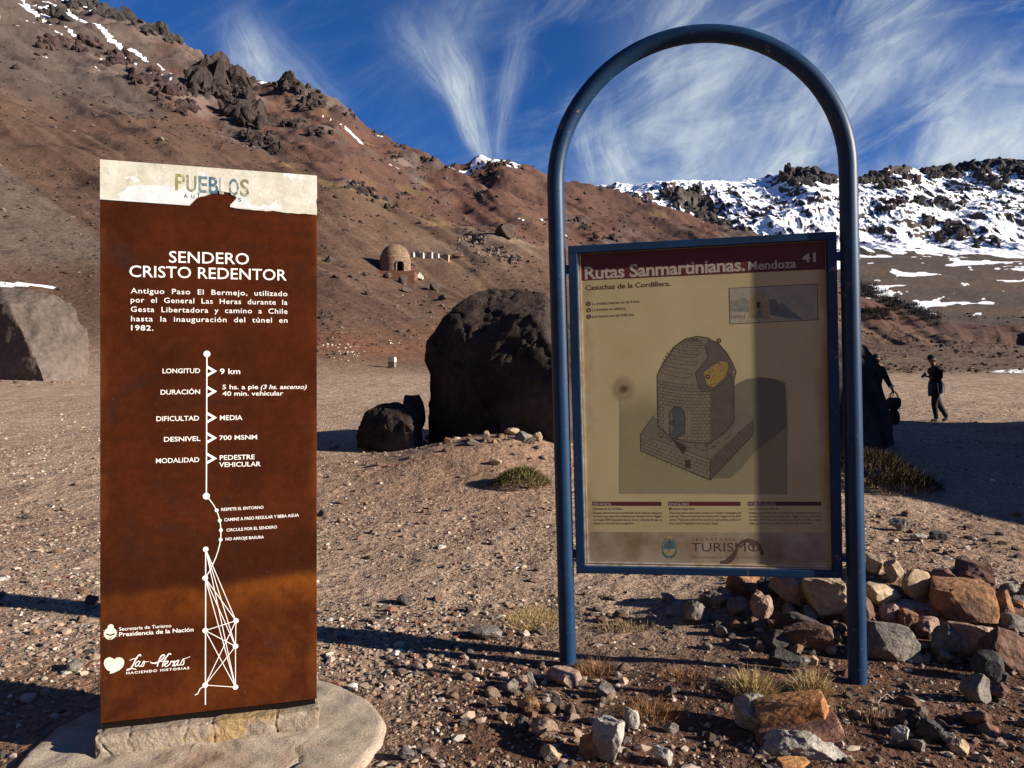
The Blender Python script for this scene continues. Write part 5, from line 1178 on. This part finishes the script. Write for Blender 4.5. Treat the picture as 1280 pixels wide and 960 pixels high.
gravel()
def scree():
    r = np.random.default_rng(55); N = 26000
    px = r.uniform(-80, 1380, N); t = (px-640)/F; d = np.exp(r.uniform(math.log(58), math.log(520), N)); X, Y = t*d, d
    z, px_, d_, u = base_z(X, Y)
    cl = fbm(X*.05, Y*.05, oct=4, seed=91)+.5*fbm(X*.2, Y*.2, oct=2, seed=92)
    keep = (r.uniform(size=N) < np.clip(.12+1.1*cl, .02, 1)) & (((u > .02) & (u < .97)) | (px > 1000) & (d < 330))
    X, Y, d = X[keep], Y[keep], d[keep]; N = len(X); Z = height(X, Y)
    v0, f0 = _ICO[1]; s = np.exp(r.normal(math.log(.0016), .45, N))*d*r.uniform(.6, 1.1, N)
    a = r.uniform(0, 6.283, N); ca, sa = np.cos(a), np.sin(a); sc3 = np.stack([s*r.uniform(.8, 1.5, N), s*r.uniform(.7, 1.1, N), s*r.uniform(.5, .9, N)], 1)
    m = len(v0); v = (v0[None]*(1+r.uniform(-.3, .25, (N, m, 1))) + r.normal(size=(N, m, 3))*.10)*sc3[:, None, :]
    x = v[..., 0]*ca[:, None]-v[..., 1]*sa[:, None]; y = v[..., 0]*sa[:, None]+v[..., 1]*ca[:, None]
    P = np.stack([x+X[:, None], y+Y[:, None], v[..., 2]+(Z+sc3[:, 2]*.25)[:, None]], -1).reshape(-1, 3)
    f = (f0[None]+(np.arange(N)*m)[:, None, None]).reshape(-1, 3)
    pal = np.array([[.05,.037,.032],[.075,.052,.042],[.035,.028,.026],[.12,.085,.065],[.085,.045,.034],[.17,.13,.10]]); cc = pal[r.choice(len(pal), N, p=[.26,.24,.2,.12,.12,.06])]*r.uniform(.7, 1.2, (N, 1))
    me = npmesh('scree', P, f, bpy.data.materials['gravel_stone'])
    ca_ = me.color_attributes.new('tint', 'FLOAT_COLOR', 'POINT'); ca_.data.foreach_set('color', np.concatenate([np.repeat(cc, m, 0), np.ones((N*m, 1))], 1).astype(np.float32).ravel())
    tag(link('scree', me), 'fine dark scree strewn over the mountain slopes', 'scree', None, 'stuff')
scree()
# ------------------------------------------------------------------ dry grass and cushion plants
def blade_mat(name, c1, c2):
    m, t, b = new_mat(name); b.inputs['Roughness'].default_value = .8; b.inputs['Specular IOR Level'].default_value = .15
    at = t.nodes.new('ShaderNodeAttribute'); at.attribute_name = 'shade'; t.links.new(mixc(t, c1, c2, at.outputs['Fac']), b.inputs['Base Color']); return m
def tuft(name, label, cat, loc, rx, ry, n, h, mat, lean=.7, seed=0, w=.0032, group=None, dome=0.0):
    r = np.random.default_rng(seed); v = []; f = []; sh = []
    for i in range(n):
        a = r.uniform(0, 6.283); q = math.sqrt(r.uniform()); x, y = rx*q*math.cos(a), ry*q*math.sin(a)
        hh = h*r.uniform(.45, 1.15)*(1-.35*q*q); ln = lean*q*r.uniform(.4, 1.3)+.1
        dx, dy = math.cos(a)*ln+r.normal()*.22, math.sin(a)*ln+r.normal()*.22
        z0 = dome*(1-q*q); b0 = len(v); ww = w*r.uniform(.6, 1.3); pa = r.uniform(0, 3.14); px_, py_ = math.cos(pa)*ww/2, math.sin(pa)*ww/2
        s = r.uniform()
        for k, t_ in enumerate((0, .4, .75, 1.0)):
            cx = x+dx*hh*t_**1.6; cy = y+dy*hh*t_**1.6; cz = z0+hh*t_*(1-.28*ln*t_)-.004; tw = 1-.85*t_
            v += [(cx-px_*tw, cy-py_*tw, cz), (cx+px_*tw, cy+py_*tw, cz)]; sh += [s, s]
        for k in range(3): f.append((b0+2*k, b0+2*k+1, b0+2*k+3, b0+2*k+2))
    me = npmesh(name, np.array(v), np.array(f), mat)
    fa = me.attributes.new('shade', 'FLOAT', 'POINT'); fa.data.foreach_set('value', np.array(sh, np.float32))
    return tag(link(name, me, None, loc), label, cat, group)
M_straw = blade_mat('straw_grass', (.20, .145, .06), (.50, .375, .185)); M_russet = blade_mat('russet_stems', (.09, .042, .018), (.30, .15, .06)); M_dun = blade_mat('dun_grass', (.10, .075, .035), (.30, .22, .11)); M_olive = blade_mat('olive_cushion', (.055, .05, .018), (.20, .165, .065)); M_bushd = blade_mat('dark_bush', (.022, .016, .009), (.075, .050, .022))
def gt(px, py): g = at_ground(px, py); return g
TG = 'dry grass tufts'
g = gt(940, 866); tuft('grass_tuft', 'straw-coloured grass tuft in front of the rock heap, left of two', 'grass tuft', g, .115, .085, 750, .105, M_straw, .9, 1, group=TG, dome=.03)
g = gt(1014, 866); tuft('grass_tuft', 'straw-coloured grass tuft directly above the broken masonry, right of two', 'grass tuft', g, .100, .08, 650, .095, M_straw, .9, 2, group=TG, dome=.03)
g = gt(815, 895); tuft('grass_tuft', 'russet dry tuft under the board near the bottom', 'grass tuft', g, .13, .10, 520, .085, M_russet, .9, 3, group=TG, w=.0026)
g = gt(745, 842); tuft('grass_tuft', 'russet tuft beside the foot of the left blue post', 'grass tuft', g, .10, .08, 420, .085, M_russet, .9, 4, group=TG, w=.0026)
g = gt(855, 845); tuft('grass_tuft', 'thin russet tuft midway between the two blue posts', 'grass tuft', g, .12, .08, 240, .06, M_russet, .9, 14, group=TG, w=.0026)
g = gt(1090, 895); tuft('grass_tuft', 'flat dun grass patch right of the broken masonry', 'grass tuft', g, .22, .12, 420, .045, M_dun, .8, 5, group=TG)
g = gt(665, 772); tuft('grass_tuft', 'pale yellow grass patch left of the left blue post', 'grass tuft', g, 0.20, .28, 5000, .028, M_straw, .5, 6, group=TG)
g = gt(795, 785); tuft('grass_tuft', 'low olive grass patch under the left half of the board', 'grass tuft', g, .26, .09, 600, .05, M_dun, .5, 7, group=TG)
g = gt(652, 606); tuft('cushion_plant', 'rounded olive cushion plant beside the left blue post', 'cushion plant', g, .33, .26, 2600, .06, M_olive, .8, 8, w=.012, dome=.17)
g = gt(1085, 606); tuft('bush', 'dark low bush in the shade right of the blue post', 'bush', g, .70, .5, 3600, .12, M_bushd, .8, 9, w=.012, dome=.36)
g = gt(1132, 612); tuft('bush', 'thin brown bush fringe farther right in the shade', 'bush', g, .42, .35, 900, .16, M_bushd, .8, 10, w=.010, dome=.15)
for px, py, lb, sd in ((1097, 880, 'bent white stalk lying right of the broken masonry', 1), (905, 858, 'pale curved twig beside the left straw tuft', 2), (985, 862, 'pale twig between the two straw tufts', 3)):
    g = gt(px, py); mb = MB(); rn_ = random.Random(sd)
    mb.tube([(0,0,.004),(.03,.01,.02),(.055,.0,.04),(.085,-.01,.045 if sd != 1 else .015)], .0022, mat_flat('dry_stalk', (.50, .44, .33), .8), 5)
    tag(mb.build('twig', None, g, (0, 0, rn_.uniform(0, 2.5))), lb, 'twig')
# leafless dark shrubs along the spur at the right: a thicket nobody could count
def thicket():
    r = np.random.default_rng(66); v = []; f = []; sh = []
    for k in range(170):
        px = r.uniform(1052, 1170); py = np.interp(px, [1050, 1090, 1120, 1170], [356, 366, 383, 401]) + r.normal()*5.0
        if k > 120: px = r.uniform(1076, 1108); py = r.uniform(388, 400)
        g = at_ground(px, py); sc_ = g.y/F*9*r.uniform(.6, 1.1)
        for i in range(46):
            a = r.uniform(0, 6.283); el = r.uniform(.25, 1.4); L = sc_*r.uniform(.5, 1); d_ = np.array([math.cos(a)*math.cos(el), math.sin(a)*math.cos(el), math.sin(el)*.75]); p0 = np.array(g)+np.array([r.normal(), r.normal(), 0])*sc_*.45
            w_ = np.array([-math.sin(a), math.cos(a), 0])*sc_*.045; b0 = len(v); v += [p0-w_, p0+w_, p0+d_*L+w_*.3, p0+d_*L-w_*.3]; f.append((b0, b0+1, b0+2, b0+3)); sh += [r.uniform()]*4
    me = npmesh('shrubs', np.array(v), np.array(f), blade_mat('bare_shrub', (.016, .014, .013), (.045, .036, .032)))
    fa = me.attributes.new('shade', 'FLOAT', 'POINT'); fa.data.foreach_set('value', np.array(sh, np.float32))
    tag(link('shrubs', me), 'dark leafless shrubs along the spur at the right', 'shrubs', None, 'stuff')
thicket()
# the bent wire lying over the heap
mb = MB(); pts = []
for px, py, d in ((1156,710,5.2),(1172,724,5.0),(1195,741,4.85),(1220,758,4.75),(1245,778,4.65),(1265,792,4.6),(1290,806,4.5)):
    pts.append(((px-640)/F*d, d, CAMZ+(480-py)/F*d+.02))
mb.tube(pts, .0028, mat_flat('rusty_wire', (.06, .04, .03), .6), 6); tag(mb.build('wire'), 'rusty bent wire trailing over the rock heap', 'wire')
# a slim unseen stake, added to cast the thin shadow across the foreground
mb = MB(); mb.tube([(0,0,-.1),(0.01,0,.6),(.0,.01,1.25)], .022, mat_flat('weathered_wood', (.20, .15, .10), .9), 10); tag(mb.build('stake', None, (2.75, 3.02, gz(2.75, 3.02))), 'slim weathered wooden stake unseen beyond the right edge, added to cast a thin shadow', 'stake')

# ------------------------------------------------------------------ the domed stone shelter on the slope
def masonry(name, c1, c2, mort, bw, bh):
    m, t, b = new_mat(name); b.inputs['Roughness'].default_value = .9; b.inputs['Specular IOR Level'].default_value = .1
    tcn = t.nodes.new('ShaderNodeTexCoord'); sp = t.nodes.new('ShaderNodeSeparateXYZ'); t.links.new(tcn.outputs['Object'], sp.inputs[0]); V.nt = t
    ang = V.m('ARCTAN2', V(sp.outputs[1]), V(sp.outputs[0]))*2.5
    br = t.nodes.new('ShaderNodeTexBrick'); t.links.new(vcomb(ang, V(sp.outputs[2]), 0.0), br.inputs['Vector'])
    br.inputs['Scale'].default_value = 1; br.inputs['Brick Width'].default_value = bw; br.inputs['Row Height'].default_value = bh; br.inputs['Mortar Size'].default_value = .03
    br.inputs['Color1'].default_value = rgba(c1); br.inputs['Color2'].default_value = rgba(c2); br.inputs['Mortar'].default_value = rgba(mort)
    o = mixc(t, br.outputs['Color'], (.6, .55, .5), vss(vnoise(tcn.outputs['Object'], 1.6, 6, .7), .45, .7).s, 'MULTIPLY')
    t.links.new(o, b.inputs['Base Color']); bp = t.nodes.new('ShaderNodeBump'); bp.inputs['Distance'].default_value = .05; t.links.new(br.outputs['Fac'], bp.inputs['Height']); bp.invert = True; t.links.new(bp.outputs[0], b.inputs['Normal']); return m
M_dome = masonry('dome_masonry', (.30, .205, .14), (.19, .125, .085), (.10, .07, .05), .6, .30)
M_base = masonry('plinth_masonry', (.20, .095, .060), (.15, .075, .05), (.11, .07, .05), .5, .25)
g = at_ground(491, 347); shd = g.y; kk = shd/F
RD = 20.0*kk; shz = CAMZ+(480-339.5)/F*shd
shel = thing('domed_shelter', 'round stone shelter with a domed roof and an arched doorway on the slope', 'shelter', (g.x, shd+RD, g.z))
zf0 = shz-g.z; HT = 38*kk
dir0 = math.atan2(-1, .50)                   # the doorway looks towards the viewer's right
na, nr_ = 72, 34
def prof(t):
    z = t*HT; wall = .42*HT
    r = RD*(1-.02*z/wall) if z < wall else RD*.98*math.sqrt(max(0, 1-((z-wall)/(HT-wall))**2))
    return r, z+zf0
v = []; f = []; dw = .50/RD; dh = 13.5*kk
for j in range(nr_+1):
    r, z = prof(1-(1-j/nr_)**1.0 if j < nr_ else 1)
    for i in range(na):
        a = 2*math.pi*i/na; v.append((r*math.cos(a), r*math.sin(a), z))
for j in range(nr_):
    for i in range(na):
        am = 2*math.pi*(i+.5)/na; da = abs((am-dir0+math.pi) % (2*math.pi)-math.pi)*RD; zm = (j+.5)/nr_*HT
        wdt = .55*kk*8.6 if zm < dh*.66 else .55*kk*8.6*math.sqrt(max(0, 1-((zm-dh*.66)/(dh*.36))**2))
        if da < wdt and zm < dh: continue
        f.append((j*na+i, j*na+(i+1)%na, (j+1)*na+(i+1)%na, (j+1)*na+i))
dm = link('dome_wall', npmesh('dome_wall', v, f, M_dome, True), shel); so = dm.modifiers.new('s', 'SOLIDIFY'); so.thickness = .45; so.offset = -1
mb = MB(); n_ = 12; aw = .60*kk*8.6; pts = []
for i in range(n_+1):
    t_ = i/n_*math.pi; pts.append((-aw*math.cos(t_), dh*.66+dh*.38*math.sin(t_)))
pts = [(-aw, 0)]+pts+[(aw, 0)]
P3 = [((RD+.02)*math.cos(dir0+x/RD), (RD+.02)*math.sin(dir0+x/RD), zf0+z) for x, z in pts]
mb.tube(P3, .12, M_dome, 6); mb.build('door_surround', shel)
mb = MB(); ph = zf0+.6
pw0, pw1 = (472-491)*kk, (519-491)*kk
mb.box(pw0, pw1, -RD-1.0, RD, -1.2, zf0-.01, M_base); mb.build('plinth', shel)
mb = MB(); mb.box((463-491)*kk, pw0-.01, -RD-.2, RD*.3, -1.2, zf0-.35, M_base); mb.build('side_step', shel)
# broken white walls beyond the shelter
WG = 'ruined wall stumps behind the shelter'
M_wall = mat_flat('whitewashed_wall', (.50, .475, .43), .9, (.30, .26, .22), 1.6); M_tanw = mat_flat('tan_wall', (.36, .27, .19), .9, (.28, .2, .14), .8)
for px, y0_, y1_, w, mt, lb in ((515,314,321,4,M_wall,'leftmost white wall stump right of the domed shelter'),(522,313,320,7,M_wall,'second white wall stump, low and wide'),(527,314.5,322,4,M_wall,'narrow white wall stump in the middle of the row'),(536,314,322.5,8,M_wall,'widest bright white wall stump in the row'),(544.5,315.5,322.5,7,M_wall,'white wall stump next to the tan one'),(555,317,323,12,M_tanw,'long tan wall stump at the right end of the row')):
    g = at_ground(px, y1_+.6); k_ = g.y/F; mb = MB(); hw = w*k_/2; hh = (y1_-y0_)*k_
    rw = random.Random(px)
    mb.add([(-hw,0,-1),(hw,0,-1),(hw,0,hh*rw.uniform(.8,1)),(hw*.2,0,hh),(-hw*.4,0,hh*rw.uniform(.7,1)),(-hw,0,hh*rw.uniform(.8,1))]+[(-hw,.6,-1),(hw,.6,-1),(hw,.6,hh*.85),(hw*.2,.6,hh),(-hw*.4,.6,hh*.9),(-hw,.6,hh*.85)], [(0,1,2,3,4,5),(11,10,9,8,7,6)]+[(i,i+6,(i+1)%6+6,(i+1)%6) for i in range(6)], mt)
    tag(mb.build('ruined_wall', None, g, (0, 0, -.35)), lb, 'wall', WG)
g = at_ground(572, 323); k_ = g.y/F; o = place_rock('hillside_rock', rock_geo(888, 4, 8, .55, .85, .05), M_redst, (g.x, g.y, g.z+.5), (15*k_, 10*k_, 9*k_)); tag(o, 'reddish rock at the right end of the ruined wall row', 'rock')
g = at_ground(524, 348); k_ = g.y/F; mb = MB(); mb.add([(-5*k_,0,.9),(1*k_,-.3,1.1),(6*k_,-.6,.2),(5*k_,-1.4,-.3),(-4*k_,-1.0,.0)]+[(-5*k_,.3,.7),(1*k_,.1,.9),(6*k_,-.3,.0),(5*k_,-1.1,-.5),(-4*k_,-.7,-.2)], [(0,4,3,2,1),(5,6,7,8,9)]+[(i,(i+1)%5,(i+1)%5+5,i+5) for i in range(5)], M_wall)
tag(mb.build('fallen_slab', None, g), 'white fallen slab leaning at the right corner of the shelter plinth', 'slab')
# small information post at the foot of the slope
g = at_ground(490, 460); k_ = g.y/F
ip = thing('information_post', 'small grey information box with a white top at the foot of the slope', 'information post', g, -.25)
M_pg = mat_flat('grey_box', (.16, .14, .12), .7)
mb = MB(); mb.box(-4.6*k_, 4.6*k_, -.25, .25, 7.5*k_, 13.5*k_, M_wall); mb.build('white_top', ip)
mb = MB(); mb.box(-4.2*k_, 4.2*k_, -.2, .2, 1.0*k_, 7.4*k_, M_pg); mb.build('box', ip)
for sx in (-1, 1):
    mb = MB(); mb.box(sx*3.6*k_-.05, sx*3.6*k_+.05, -.05, .05, -.3, 1.0*k_-.002, M_pg); mb.build('leg', ip)

# ------------------------------------------------------------------ people
def skin(name, chains, mat, parent=None, root=0, sub=2):
    """chains: list of polylines [(x,y,z,r), ...]; shared points (same coordinates) weld into one graph"""
    vs_, rs_, es = [], [], []; key = {}
    for ch in chains:
        prev = None
        for (x, y, z, r) in ch:
            kq = (round(x, 4), round(y, 4), round(z, 4))
            if kq not in key: key[kq] = len(vs_); vs_.append((x, y, z)); rs_.append(r)
            i = key[kq]
            if prev is not None and prev != i: es.append((prev, i))
            prev = i
    me = bpy.data.meshes.new(name+'_graph'); me.from_pydata(vs_, es, []); o = bpy.data.objects.new(name, me); col.objects.link(o)
    md = o.modifiers.new('skin', 'SKIN'); md.use_smooth_shade = True
    for i, r in enumerate(rs_):
        me.skin_vertices[0].data[i].radius = (r, r) if not isinstance(r, tuple) else r
    me.skin_vertices[0].data[root].use_root = True
    s2 = o.modifiers.new('sub', 'SUBSURF'); s2.levels = sub; s2.render_levels = sub
    dg = bpy.context.evaluated_depsgraph_get(); dg.update()
    m2 = bpy.data.meshes.new_from_object(o.evaluated_get(dg), depsgraph=dg)
    bpy.data.objects.remove(o); m2.materials.clear(); m2.materials.append(mat); m2.name = name
    return link(name, m2, parent)
def hand(p, d, s=1.0, curl=.5):
    """five finger chains from a wrist point p along unit direction d"""
    p = Vector(p); d = Vector(d).normalized(); side = d.cross(Vector((0, 0, 1))); side = (side if side.length > .1 else Vector((1, 0, 0))).normalized(); nrm = side.cross(d)
    palm = p+d*.075; ch = [[(*p, .026), (*palm, .030)]]
    for i, L in enumerate((.065, .075, .07, .055)):
        b0 = palm+side*(i-1.5)*.019+d*.012; m_ = b0+d*L*.5-nrm*L*.15*curl; e = m_+d*L*.4-nrm*L*.4*curl
        ch.append([(*palm, .030), (*b0, .0095), (*m_, .009), (*e, .008)])
    b0 = p+d*.035+side*.03; ch.append([(*palm, .030), (*b0, .012), (*(b0+d*.035+side*.02), .0105), (*(b0+d*.06+side*.018), .009)])
    return ch
M_skin = mat_flat('skin', (.19, .10, .066), .6); M_black = mat_flat('black_cloth', (.010, .010, .011), .9); M_trous = mat_flat('dark_trousers', (.010, .010, .013), .9); M_denim = mat_flat('denim_cloth', (.020, .030, .055), .85); M_hair = mat_flat('dark_hair', (.012, .009, .008), .6); M_shoe = mat_flat('dark_shoe', (.02, .018, .018), .6); M_phone = mat_flat('phone_case', (.01, .01, .012), .3); M_bag = mat_flat('black_bag', (.012, .014, .02), .6); M_wht = mat_flat('white_cloth', (.62, .62, .62), .8)
def walker():
    px = 1168; D = 19.7; X = (px-640)/F*D
    t = thing('person', 'person in black cap and dark jacket walking left, head bent over a phone', 'person', (X, D, gz(X, D)))
    H = [(-.02,0,1.44,.055), (-.05,0,1.53,.062), (-.075,0,1.60,.088), (-.075,0,1.67,.078)]
    torso = [(.02,0,.93,.135), (.03,0,1.08,.125), (.03,0,1.25,.145), (.02,0,1.36,.13), (-.02,0,1.44,.055)]
    armR = [(.02,0,1.36,.13), (.02,-.18,1.36,.062), (.05,-.21,1.12,.047), (-.16,-.16,1.14,.036), (-.24,-.14,1.17,.028)]
    armL = [(.02,0,1.36,.13), (.03,.18,1.36,.062), (.12,.22,1.12,.047), (.16,.22,.95,.036), (.17,.22,.88,.028)]
    legF = [(.02,0,.93,.135), (.0,-.09,.86,.095), (-.055,-.09,.46,.062), (.0,-.09,.12,.042), (-.0,-.09,.06,.042), (-.13,-.09,.035,.032)]
    legB = [(.02,0,.93,.135), (.04,.09,.86,.095), (.15,.09,.48,.066), (.35,.09,.16,.046), (.37,.09,.10,.042), (.26,.09,.03,.032)]
    nose = [(-.075,0,1.60,.088), (-.165,0,1.595,.016)]
    ears = [[(-.075,0,1.60,.088), (-.07,sy*.088,1.605,.018)] for sy in (-1, 1)]
    skin('body', [torso, H, nose]+ears+[armR, armL, legF, legB]+hand((-.24,-.14,1.17), (-1,.1,.15), curl=1)+hand((.17,.22,.88), (.05,0,-1)), M_skin, t)
    g_ = lambda ch, k, c=.0: [(x, y, z, r*k+c) for x, y, z, r in ch]
    skin('jacket', [g_([(.02,0,.97,.135)]+torso[1:4]+[(.0,0,1.44,.090), (-.02,0,1.475,.070)], 1.10, .010), g_([torso[3]], 1.10, .010)+g_(armR[1:4], 1.15, .016), g_([torso[3]], 1.10, .010)+g_(armL[1:4], 1.15, .016)], M_black, t)
    skin('trousers', [g_([(.02,0,.97,.13), torso[0]], 1.05, .01), g_([torso[0]], 1.05, .01)+g_(legF[1:5], 1.08, .014), g_([torso[0]], 1.05, .01)+g_(legB[1:5], 1.08, .014)], M_trous, t)
    for lg in (legF, legB): skin('shoe', [[(lg[4][0]+.035, lg[4][1], lg[4][2]-.015, .042), (lg[4][0], lg[4][1], lg[4][2]-.01, .047), (lg[5][0]+.05, lg[5][1], lg[5][2]+.005, .04), (lg[5][0]-.02, lg[5][1], lg[5][2]-.002, .034)]], M_shoe, t)
    # jacket tied at the waist, hanging behind
    v = []; f = []; n = 28
    for j, (z, a, b_) in enumerate(((1.05, .150, .155), (.98, .158, .165), (.86, .165, .168), (.76, .165, .165), (.71, .16, .16))):
        for i in range(n):
            th = 2*math.pi*i/n; fl = 1+.04*math.sin(5*th+j)*(j/4.)
            v.append((.03+a*math.cos(th)*fl, b_*math.sin(th)*fl, z-(.05*math.cos(th)*-1 if j > 2 else 0)))
    f = [(j*n+i, j*n+(i+1)%n, (j+1)*n+(i+1)%n, (j+1)*n+i) for j in range(4) for i in range(n)]
    cl = link('tied_jacket', npmesh('tied_jacket', v, f, M_denim, True), t); so = cl.modifiers.new('s', 'SOLIDIFY'); so.thickness = .012
    for p0, p1 in (((.14,-.175,1.0), (.19,-.15,.72)), ((-.02,-.19,1.0), (.0,-.19,.74))):
        mb = MB(); mb.tube([p0, tuple((a+b_)/2 for a, b_ in zip(p0, p1)), p1], .012, M_wht, 6); mb.build('white_trim', t)
    v, f = _ICO[3]; v = v*np.array([.104, .094, .085])+np.array([-.075, 0, 1.665]); v[:, 2] = np.maximum(v[:, 2], 1.635+.15*(v[:, 0]+.075)); cp = link('cap', npmesh('cap', v, f, M_black, True), t)
    mb = MB(); n = 12; ring = [(-.150-.085*math.sin(math.pi*i/n), .082*math.cos(math.pi*i/n), 1.630-.02*math.sin(math.pi*i/n)) for i in range(n+1)]
    mb.add(ring+[(x, y, z+.012) for x, y, z in ring], [tuple(range(n+1)), tuple(range(2*n+1, n, -1))]+[(i, i+1, n+2+i, n+1+i) for i in range(n)], M_black); mb.build('peak', cp)
    v, f = _ICO[2]
    for sy in (-1, 1): link('eye', npmesh('eye', v*.010+np.array([-.153, sy*.032, 1.622]), f, M_hair, True), t)
    v, f = _ICO[3]; v = v*np.array([.085, .092, .075])+np.array([-.045, 0, 1.60]); link('hair', npmesh('hair', v, f, M_hair, True), t)
    mb = MB(); mb.box(-.05, .05, -.006, .006, -.075, .075, M_phone); ph = mb.build('phone', None, (X-.345, D-.13, gz(X, D)+1.20), (R(25), R(-35), R(90)))
    bvm = ph.modifiers.new('b', 'BEVEL'); bvm.width = .004; tag(ph, 'dark phone held in front of the walking person in the cap', 'phone')
walker()
def bag_carrier():
    D = 17.2; X = (1093-640)/F*D; gz_ = gz(X, D)
    s = (CAMZ+(480-444)/F*D-gz_)/1.70
    t = thing('person', 'person in dark clothes beside the boulder carrying a black bag', 'person', (X, D, gz_)); t.scale = (s, s, s)
    torso = [(0,0,.93,.14), (0,0,1.08,.13), (.01,0,1.25,.15), (.02,0,1.37,.135), (.03,0,1.45,.055)]
    H = [(.03,0,1.45,.055), (.04,0,1.53,.062), (.045,0,1.60,.088), (.045,0,1.66,.08)]
    armR = [(.02,0,1.37,.135), (.19,0,1.36,.062), (.29,-.03,1.10,.046), (.38,-.08,.90,.035), (.40,-.09,.85,.028)]
    armL = [(.02,0,1.37,.135), (-.17,0,1.36,.062), (-.22,-.04,1.10,.046), (-.20,-.2,.96,.035), (-.19,-.26,.93,.028)]
    lR = [(0,0,.93,.14), (.09,0,.86,.095), (.10,-.05,.47,.062), (.10,0,.12,.042), (.10,0,.05,.042), (.10,-.13,.035,.032)]
    lL = [(0,0,.93,.14), (-.09,0,.86,.095), (-.11,.05,.47,.062), (-.12,.12,.12,.042), (-.12,.12,.05,.042), (-.12,-.01,.035,.032)]
    nose = [(.045,0,1.60,.088), (.045,-.095,1.595,.016)]; ears = [[(.045,0,1.60,.088), (.045+sx*.088,0,1.605,.018)] for sx in (-1, 1)]
    skin('body', [torso, H, nose]+ears+[armR, armL, lR, lL]+hand((.40,-.09,.85), (.1,-.05,-1), curl=1)+hand((-.19,-.26,.93), (0,-1,-.2)), M_skin, t)
    g_ = lambda ch, k, c=.0: [(x, y, z, r*k+c) for x, y, z, r in ch]
    skin('coat', [g_([(0,0,.80,.15)]+torso[:4]+[(.028,0,1.44,.06)], 1.12, .010), g_([torso[3]], 1.12, .01)+g_(armR[1:4], 1.15, .014), g_([torso[3]], 1.12, .01)+g_(armL[1:4], 1.15, .014)], M_black, t)
    skin('trousers', [g_([(0,0,.97,.13), torso[0]], 1.05, .01), g_([torso[0]], 1.05, .01)+g_(lR[1:4], 1.08, .012), g_([torso[0]], 1.05, .01)+g_(lL[1:4], 1.08, .012)], M_trous, t)
    for lg in (lR, lL): skin('shoe', [[(lg[4][0], lg[4][1]+.04, .045, .042), (lg[4][0], lg[4][1], .05, .047), (lg[5][0], lg[5][1]-.02, .035, .036)]], M_shoe, t)
    v, f = _ICO[3]; v = v*np.array([.100, .104, .095])+np.array([.045, .012, 1.645]); v[:, 1] = np.where(v[:, 2] < 1.63, np.maximum(v[:, 1], -.02), v[:, 1]); link('hair', npmesh('hair', v, f, M_hair, True), t)
    v, f = _ICO[2]
    for sx in (-1, 1): link('eye', npmesh('eye', v*.010+np.array([.045+sx*.032, -.078, 1.622]), f, M_hair, True), t)
    mb = MB(); mb.tube([(.36,-.08,.97), (.38,-.085,.92)], [.056, .060], M_wht, 12); mb.build('white_cuff', t)
    bx, by, bz = X+.42*s, D-.10*s, gz_+.80*s
    b = thing('handbag', 'black rounded handbag hanging from the hand of the person by the boulder', 'bag', (bx, by, gz_+.36*s))
    v, f = _ICO[4]; v = v.copy(); v[:, 2] = np.where(v[:, 2] > .45, .45+(v[:, 2]-.45)*.2, v[:, 2]); v = v*np.array([.165, .085, .20])+np.array([0, 0, .19]); link('bag_body', npmesh('bag_body', v, f, M_bag, True), b)
    for sy in (-1, 1):
        mb = MB(); mb.tube([(-.10, sy*.03, .28), (-.07, sy*.025, .38), (0, sy*.012, .445), (.07, sy*.025, .38), (.10, sy*.03, .28)], .010, M_bag, 6); mb.build('strap', b)
bag_carrier()
